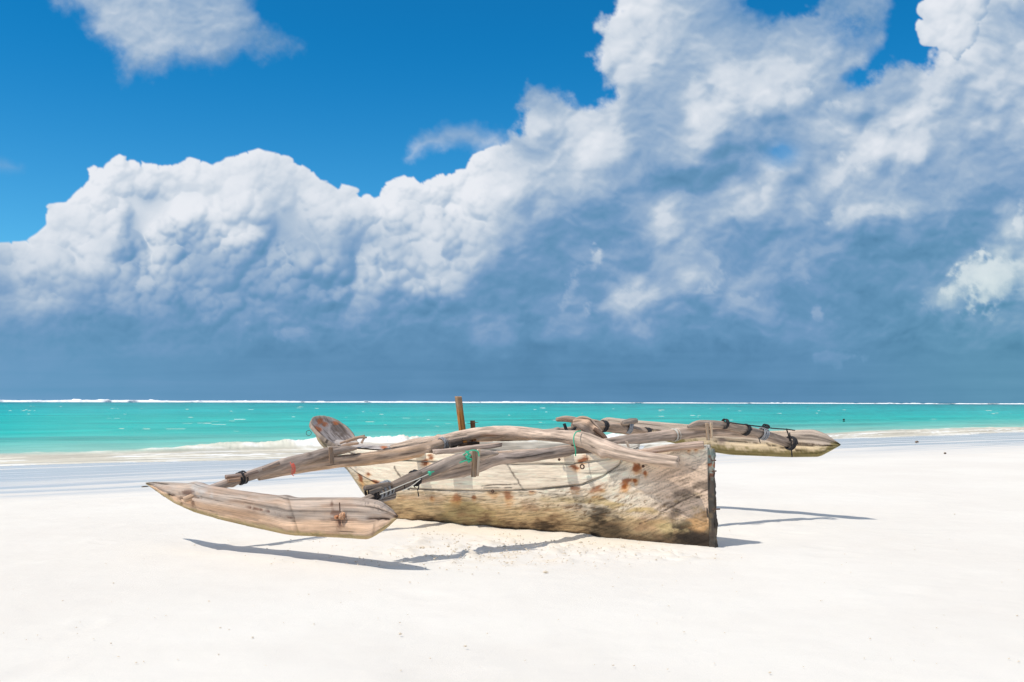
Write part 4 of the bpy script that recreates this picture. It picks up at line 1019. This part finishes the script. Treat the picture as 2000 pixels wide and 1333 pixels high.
def far_extra(V, col, px, py, nr, nw):
    n = fbm(px / 9, py / 5, o=4, seed=941, g=.6)
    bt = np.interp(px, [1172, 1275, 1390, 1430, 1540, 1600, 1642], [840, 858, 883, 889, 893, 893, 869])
    col = lerp(col, np.array([0.20, 0.16, 0.04]), sst(17, 9, bt - py + 6 * n) * .85)  # dark olive band along the lower edge
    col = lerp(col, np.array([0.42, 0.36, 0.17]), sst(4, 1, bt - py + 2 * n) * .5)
    for (x, y, rx, ry) in ((1410, 862, 9, 6), ):
        col = lerp(col, np.array([0.28, 0.20, 0.17]), blot(px, py, x, y, rx, ry, 0, .5 * n, .5) * .8)
    for (x0, y0, x1, y1, wd) in ((1495, 853, 1530, 869, 1.4), (1540, 866, 1625, 871, 1.0), (1545, 869, 1590, 872, 1.2), (1500, 870, 1580, 882, .8), (1230, 836, 1290, 843, 1.6), (1395, 862, 1500, 868, .8)):
        ex_, ey_ = x1 - x0, y1 - y0; t = np.clip(((px - x0) * ex_ + (py - y0) * ey_) / (ex_ ** 2 + ey_ ** 2), 0, 1)
        s = sst(wd + .9, wd * .4, np.hypot(px - x0 - t * ex_, py - y0 - t * ey_ + 1.6 * n)) * (nw[None] > 0)
        V = V - nr * (s * .01)[..., None]; col = lerp(col, np.array([.07, .04, .025]), s * .85)
    return V, col
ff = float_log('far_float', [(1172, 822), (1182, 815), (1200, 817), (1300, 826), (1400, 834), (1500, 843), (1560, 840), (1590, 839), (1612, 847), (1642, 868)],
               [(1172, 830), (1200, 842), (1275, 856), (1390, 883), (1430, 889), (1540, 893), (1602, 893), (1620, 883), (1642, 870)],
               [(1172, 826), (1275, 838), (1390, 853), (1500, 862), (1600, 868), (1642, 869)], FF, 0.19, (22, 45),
               (0.50, 0.40, 0.32), (0.84, 0.65, 0.41), 61, 'far outrigger float with a dark olive lower edge', far_extra)

# ---- cross beams: each is two or three poles lashed end over end
B1 = ([370, 425, 640, 840, 1000, 1262], [9.12, 9.25, 10.1, 10.9, 11.5, 12.62])
B2 = ([640, 700, 930, 1125, 1200, 1390, 1545], [8.15, 8.32, 9.1, 9.85, 10.2, 10.95, 11.58])
SP = ([760, 950, 1060, 1149, 1325], [11.45, 10.75, 10.25, 9.82, 9.30])
DG = (0.115, 0.108, 0.11)
b1o = pole('outer_pole', [(388, 966, 7), (425, 951, 8), (460, 939, 9), (500, 925, 10), (545, 911, 11), (600, 896, 11), (640, 884, 10), (672, 878, 8), (696, 876, 3)], B1, seed=201, rgb=(0.30, 0.265, 0.25), rgb2=(0.24, 0.21, 0.195), knots=3)
b1i = pole('inner_pole', [(505, 933, 6), (560, 919, 10), (620, 908, 12), (690, 900, 12), (760, 891, 12), (820, 880, 12), (872, 866, 11)], B1, dY=0.02, seed=202, rgb=(0.34, 0.28, 0.24), rgb2=(0.40, 0.30, 0.22), knots=3)
pole('inner_pole', [(845, 868, 9), (900, 860, 10), (950, 853, 11), (1000, 852, 11), (1060, 848, 10), (1110, 842, 9), (1150, 835, 9)], B1, dY=0.08, seed=203, rgb=(0.30, 0.26, 0.235), knots=2)
b1f = pole('outer_pole', [(1120, 832, 8), (1150, 829, 10), (1180, 834, 10), (1215, 838, 9), (1240, 842, 9), (1266, 846, 8)], B1, dY=-0.05, seed=204, rgb=(0.29, 0.25, 0.225))
b2o = pole('outer_pole', [(668, 1002, 7), (700, 984, 8), (740, 966, 9), (790, 944, 11), (830, 925, 12), (880, 904, 13), (915, 893, 12), (948, 887, 9), (972, 886, 3)], B2, dY=-0.02, seed=205, rgb=DG, rgb2=(0.33, 0.29, 0.265), knots=3)
b2i = pole('inner_pole', [(812, 944, 5), (838, 932, 10), (880, 921, 14), (925, 911, 15), (960, 901, 13), (1000, 895, 12), (1060, 887, 12), (1110, 880, 11), (1140, 877, 10), (1168, 876, 8)], B2, dY=0.11, seed=206, rgb=(0.36, 0.30, 0.26), rgb2=(0.27, 0.24, 0.23), knots=4)
pole('inner_pole', [(1178, 868, 9), (1230, 861, 11), (1290, 853, 11), (1340, 847, 11), (1385, 845, 10), (1440, 846, 9), (1490, 852, 6)], B2, dY=0.05, seed=207, rgb=(0.36, 0.30, 0.265), rgb2=(0.27, 0.235, 0.215), knots=2)
b2f = pole('outer_pole', [(1344, 834, 3), (1362, 829, 7), (1385, 829, 8), (1415, 831, 8), (1455, 839, 9), (1495, 850, 9), (1525, 860, 9), (1548, 869, 8)], B2, dY=-0.06, seed=208, rgb=(0.31, 0.265, 0.235), rgb2=(0.22, 0.19, 0.175), knots=2)
pole('outer_pole', [(700, 982, 5), (725, 976, 9), (750, 970, 10), (769, 965, 10)], B2, dY=0.06, seed=209, rgb=(0.22, 0.21, 0.215), seg=22)
spar = pole('curved_spar', [(764, 873, 4), (800, 868, 8), (850, 861, 10), (900, 852, 11), (950, 844, 11.5), (1000, 844, 11.5), (1060, 850, 12), (1100, 853, 13), (1140, 860, 15), (1180, 875, 16), (1230, 889, 13), (1280, 897, 12), (1324, 903, 11.5)], SP, seed=210,
            rgb=(0.37, 0.315, 0.28), rgb2=(0.42, 0.36, 0.315), knots=6, rough=0.09)
spar['label'] = 'long bent spar laid over the hull'
# blackened middle stretch of the near bow beam, and short sticks at its lashings
for i, (pts, K, dY, c) in enumerate((
        ([(441, 932, 4), (470, 930, 4.5)], B1, -.06, (0.24, 0.2, 0.19)), ([(479, 929, 4), (503, 922, 4)], B1, -.09, (0.22, 0.19, 0.185)), ([(445, 939, 3.5), (468, 936, 4)], B1, -.09, (0.3, 0.24, 0.21)),
        ([(514, 917, 3), (545, 905, 4)], B1, -.10, (0.22, 0.19, 0.18)),
        ([(712, 954, 5), (738, 950, 6), (760, 945, 4)], B2, -.10, (0.14, 0.135, 0.14)), ([(722, 962, 4), (745, 955, 5)], B2, -.13, (0.12, 0.12, 0.125)), ([(766, 948, 7), (800, 934, 9), (822, 924, 5)], B2, -.10, (0.16, 0.155, 0.16)),
        ([(1215, 827, 5), (1232, 824, 7), (1243, 822, 5)], B1, -.12, (0.25, 0.24, 0.24)))):
    pole('lashing_stick', pts, K, dY=dY, seed=230 + i, rgb=c, seg=12)
pole('gunwale_pole', [(1176, 890, 4), (1210, 888, 5), (1250, 884, 6), (1310, 875, 8), (1350, 871, 8), (1374, 869, 7)], ([1150, 1290, 1390], [9.74, 9.47, 9.36]), seed=244, rgb=(0.36, 0.30, 0.27), knots=2)
# forked knee piece on the far gunwale
pole('knee_piece', [(1087, 820, 5), (1105, 819, 8), (1128, 823, 8), (1150, 830, 6)], ([1000, 1200], [10.9, 11.2]), seed=241, rgb=(0.32, 0.265, 0.235), squash=.8)
pole('knee_piece', [(1120, 826, 7), (1136, 826, 15), (1150, 833, 17), (1166, 846, 14), (1182, 864, 6)], ([1000, 1200], [10.55, 10.35]), seed=242, rgb=(0.38, 0.33, 0.30), rough=.22, knots=3)
pole('knee_piece', [(1160, 838, 4), (1178, 852, 5), (1188, 866, 3)], ([1000, 1200], [10.4, 10.25]), seed=243, rgb=(0.16, 0.12, 0.10))
string('rope_lashing', [at(1102, 828, 11), at(1108, 842, 11), at(1120, 840, 10.9), at(1126, 830, 10.9)], 0.018, M_rope)

# planks across the hull and the mast stump
def plank(name, x0, y0, x1, y1, Y0, Y1, hw, ht, **kw):
    a, b = at(x0, y0, Y0), at(x1, y1, Y1); ax = (b - a) / 2
    side = np.cross(ax, Z3); side /= np.linalg.norm(side); upv = np.cross(side, ax); upv /= np.linalg.norm(upv)
    if upv[2] < 0: upv = -upv
    return box_m(name, (a + b) / 2, ax, side * hw, upv * ht, M_pole, **kw)
plank('seat_plank', 848, 884, 976, 869, 10.42, 10.62, 0.09, 0.022, rgb=(0.34, 0.295, 0.275), rgb2=(0.25, 0.215, 0.20), seed=251, wob=.006)
plank('seat_plank', 896, 871, 935, 866, 10.9, 10.95, 0.05, 0.02, rgb=(0.05, 0.04, 0.035), seed=252)  # near-black: the shade under the mast is put into the plank's colour
plank('seat_plank', 878, 868, 902, 862, 10.72, 10.75, 0.06, 0.028, rgb=(0.05, 0.045, 0.045), seed=253)  # shade beside the mast foot painted into this plank too
plank('seat_plank', 968, 886, 1052, 881, 10.35, 10.28, 0.05, 0.022, rgb=(0.44, 0.385, 0.35), seed=254, wob=.004)
def post(name, x0, y0, x1, y1, Y, hw, hd, rgb, seed):
    a, b = at(x0, y0, Y), at(x1, y1, Y)
    return box_m(name, (a + b) / 2, (b - a) / 2, np.array([math.cos(.5), math.sin(.5), 0]) * hw, np.array([-math.sin(.5), math.cos(.5), 0]) * hd, M_orange, rgb=rgb, rgb2=tuple(np.array(rgb) * (0.7, .6, .5)), seed=seed, wob=.002)
def mast_col(V, col):
    px, py = proj(V); n = fbm(px / 5, py / 14, o=3, seed=961)
    return lerp(col, np.array([0.36, 0.25, 0.16]), sst(812, 785, py + 10 * n) * .7)
a_, b_ = at(907, 876, 11.12), at(895, 775, 11.12)
mast = box_m('mast_stump', (a_ + b_) / 2, (b_ - a_) / 2, np.array([.88, .47, 0]) * .033, np.array([-.47, .88, 0]) * .030, M_orange, rgb=(0.46, 0.20, 0.045), rgb2=(0.30, 0.12, 0.03), seed=261, wob=.002, n=(40, 7, 5), colf=mast_col)
mast['label'] = 'tall orange-brown mast stump, greyed at the top'
post('short_post', 926, 870, 923, 822, 11.2, .022, .022, (0.30, 0.13, 0.05), 262)
post('short_post', 935, 863, 957, 863, 10.66, .03, .028, (0.48, 0.22, 0.06), 263)
post('short_post', 916, 828, 932, 825, 11.19, .025, .02, (0.25, 0.15, 0.10), 264)

# clamps holding the poles together
def clamp(x0, y0, x1, y1, Y, hw, rgb, seed):
    a, b = at(x0, y0, Y), at(x1, y1, Y)
    return box_m('clamp_peg', (a + b) / 2, (b - a) / 2, np.array([.85, .5, 0]) * hw, np.array([-.5, .85, 0]) * .012, M_pole, rgb=rgb, seed=seed, wob=.003)
clamp(927, 880, 925, 932, 8.98, .020, (0.20, 0.17, 0.14), 271)
clamp(935, 878, 932, 930, 9.0, .012, (0.42, 0.37, 0.32), 272)
clamp(646, 874, 648, 906, 10.0, .022, (0.16, 0.13, 0.11), 273)
clamp(1380, 827, 1383, 860, 10.75, .015, (0.27, 0.23, 0.19), 274)
clamp(1389, 826, 1390, 856, 10.76, .010, (0.46, 0.42, 0.36), 275)
clamp(1223, 862, 1228, 874, 9.9, .008, (0.5, 0.45, 0.4), 276)

# pegs through the floats
p = at(372, 972, 9.08); tube('peg', [(*(p + (-0.045, -0.03, -0.02)), .03), (*p, .034), (*(p + (.05, .06, .02)), .032)], M_pole, nf, rgb=(0.36, 0.28, 0.22), seed=281, squash=.8)
p = at(668, 1008, 8.17); tube('peg', [(*(p + (-0.0, -0.03, -0.0)), .028), (*(p + (.0, .0, .0)), .03), (*(p + (.02, .08, .02)), .03)], M_pole, nf, rgb=(0.42, 0.28, 0.2), seed=282, rough=.2)
p = at(656, 1010, 8.18); tube('peg', [(*(p + (-0.0, -0.015, -0.0)), .016), (*(p + (.01, .04, .0)), .016)], M_pole, nf, rgb=(0.36, 0.2, 0.13), seed=283, rough=.2)
string('nail', [at(663, 982, 8.13), at(664, 1000, 8.12)], .005, M_iron, nf)

# lashings
def wind_on(name, x, y, Y, dirpx, rad, width, turns, r, mat, parent=canoe, seed=0):
    a = at(x, y, Y); K = dirpx; b = at(x + 10, y + K[0], Y + K[1])
    return winding(name, a, b - a, rad, width, turns, r, mat, parent, 1.0, seed)
wind_on('rope_lashing', 472, 934, 9.42, (-3.5, .04), .058, .07, 7, .007, M_rope, seed=1)
wind_on('rope_lashing', 748, 957, 8.46, (-4.5, .035), .062, .15, 12, .007, M_grope, seed=2)
wind_on('rope_lashing', 727, 964, 8.38, (-4.5, .035), .060, .05, 5, .007, M_rope, seed=12)
wind_on('rope_lashing', 811, 934, 8.66, (-4.5, .035), .064, .045, 5, .008, M_rope, seed=3)
string('loose_end', [at(815, 938, 8.60), at(818, 950, 8.59), at(816, 958, 8.59), at(818, 970, 8.59)], .005, M_rope)
string('loose_end', [at(812, 940, 8.60), at(808, 948, 8.59), at(811, 953, 8.59)], .005, M_rope)
string('loose_end', [at(789, 946, 8.5), at(791, 954, 8.5), at(800, 957, 8.52)], .004, M_rope)
wind_on('rope_lashing', 868, 866, 11.0, (-2.5, .04), .066, .09, 6, .007, M_grope, seed=4)
wind_on('rope_lashing', 884, 863, 11.1, (-2.5, .04), .066, .05, 5, .008, M_rope, seed=5)
wind_on('rope_lashing', 1179, 833, 12.2, (2, .04), .066, .05, 5, .009, M_rope, seed=6)
wind_on('rope_lashing', 1226, 834, 12.4, (2, .04), .082, .06, 6, .009, M_grope, seed=7)
wind_on('rope_lashing', 1263, 846, 12.55, (2, .04), .06, .04, 4, .011, M_rope, seed=8)
wind_on('rope_lashing', 1318, 850, 10.7, (-1, .04), .066, .07, 5, .004, M_white, seed=9)
wind_on('rope_lashing', 1457, 840, 11.15, (3, .04), .058, .04, 5, .009, M_rope, seed=10)
wind_on('rope_lashing', 1491, 848, 11.28, (3, .04), .062, .08, 6, .008, M_grope, seed=11)
wind_on('rope_lashing', 1544, 866, 11.46, (3, .04), .072, .05, 6, .011, M_rope, seed=13)
wind_on('rope_lashing', 1416, 828, 10.95, (2, .04), .05, .03, 4, .007, M_rope, seed=14)
wind_on('rope_lashing', 1496, 834, 11.3, (2, .04), .025, .05, 5, .008, M_rope, seed=15)
string('loose_end', [at(1542, 846, 11.3), at(1545, 862, 11.38), at(1546, 880, 11.42), at(1547, 893, 11.45)], .007, M_rope)
string('loose_end', [at(1482, 856, 11.2), at(1485, 866, 11.2)], .005, M_rope)
string('mooring_rope', [at(1414, 824, 10.9), at(1440, 828, 11.0), at(1480, 833, 11.2), at(1510, 837, 11.25), at(1538, 839, 11.3), at(1552, 841, 11.4)], .007, M_rope)
string('mooring_rope', [at(1536, 838, 11.3), at(1540, 850, 11.35), at(1543, 862, 11.38)], .008, M_rope)
wind_on('red_string', 569, 914, 9.80, (-3, .04), .062, .02, 3, .004, M_red, seed=16)
string('red_string', [at(567, 903, 9.72), at(571, 914, 9.70), at(570, 926, 9.70), at(574, 930, 9.70)], .004, M_red)
# green twine
gt = string('green_twine', [at(902, 891, 8.95), at(912, 884, 8.93), at(922, 880, 8.92), at(933, 882, 8.92), at(936, 892, 8.92)], .006, M_green)
rs = np.random.RandomState(5)
for k in range(5):
    string('green_twine', [at(x_ + rs.uniform(-3, 3), y_ + rs.uniform(-2, 2), 8.92) for x_, y_ in ((912, 882), (918, 888), (912, 893), (919, 898), (914, 903))], .0045, M_green)
string('green_twine', [at(916, 898, 8.93), at(895, 905, 8.9), at(870, 914, 8.85), at(848, 921, 8.75), at(838, 925, 8.6)], .006, M_green)
string('pale_cord', [at(838, 926, 8.6), at(820, 934, 8.52), at(790, 946, 8.4), at(760, 959, 8.3), at(742, 966, 8.25)], .004, M_white)
string('pale_cord', [at(822, 936, 8.53), at(802, 951, 8.48), at(786, 959, 8.45)], .004, M_white)
wind_on('green_twine', 839, 925, 8.6, (-4, .03), .014, .016, 5, .006, M_green, seed=17)
sY = 9.86
string('green_twine', [at(1134, 842, sY - .05), at(1126, 844, sY - .09), at(1121, 852, sY - .12), at(1121, 866, sY - .13), at(1124, 878, sY - .13), at(1124, 891, sY - .1)], .006, M_green)
wind_on('wire_loop', 603, 846, 12.0, (2, .5), .03, .01, 2, .003, M_iron, seed=18)
# iron bolt and nails on the hull
for x_, y_, r_ in ((1137, 912, .020), (962, 960, .012), (1256, 911, .008), (1092, 898, .008), (840, 897, .007)):
    t_ = HULL_S; Yh = np.interp(x_, [760, 870, 1000, 1150, 1290, 1390], [11.1, 10.7, 10.17, 9.77, 9.52, 9.38]) - 0.02
    winding('bolt', at(x_, y_, Yh), (0.5, 0.85, 0), r_, .01, 3, .006, M_iron)
for x_, y_ in ((1378, 908), (868, 941), (905, 935), (1000, 935)):
    pass

# ------------------------------------------------------------------ small things about
def scrap(name, px, py, L, r_, mat, label, cat, z=None, ang=0.3):
    p = ground(px, py)
    for _ in range(6): p = ground(px, py, float(sand_z(p[0], p[1])) + r_ * .7)
    pts = [(-L / 2, 0, 0, r_ * .5), (-L * .2, 0, r_ * .3, r_), (L * .2, .01, r_ * .4, r_ * .9), (L / 2, 0, 0, r_ * .4)]
    P = [(p[0] + a * math.cos(ang), p[1] + a * math.sin(ang) + b, p[2] + c, d_) for a, b, c, d_ in pts]
    S = tube(name, P, mat, None, rgb=(0.12, 0.1, 0.085), seg=10, rough=.25, seed=int(px))
    return tag(S, label, cat)
scrap('driftwood_stick', 283, 951, .11, .012, M_pole, 'thin dark stick on wet sand just left of the near float tip', 'stick')
scrap('seaweed_clump', 1791, 864, .16, .045, M_pole, 'dark clump of weed on the wet sand far to the right of the canoe', 'seaweed')
scrap('seaweed_scrap', 1846, 886, .08, .025, M_pole, 'small dark scrap of weed below the larger clump on the beach', 'seaweed')
p = at(1648, 820, 92.0)
bu = tube('fishing_buoy', [(p[0], p[1], SEA - .1, .08), (p[0], p[1], SEA + .05, .15), (p[0], p[1], SEA + .18, .12), (p[0] + .05, p[1], SEA + .28, .04)], M_blackstuff, None, rgb=(.05, .05, .05), seg=14, step=.05)
tag(bu, 'small dark buoy afloat in the turquoise water right of the canoe', 'buoy')
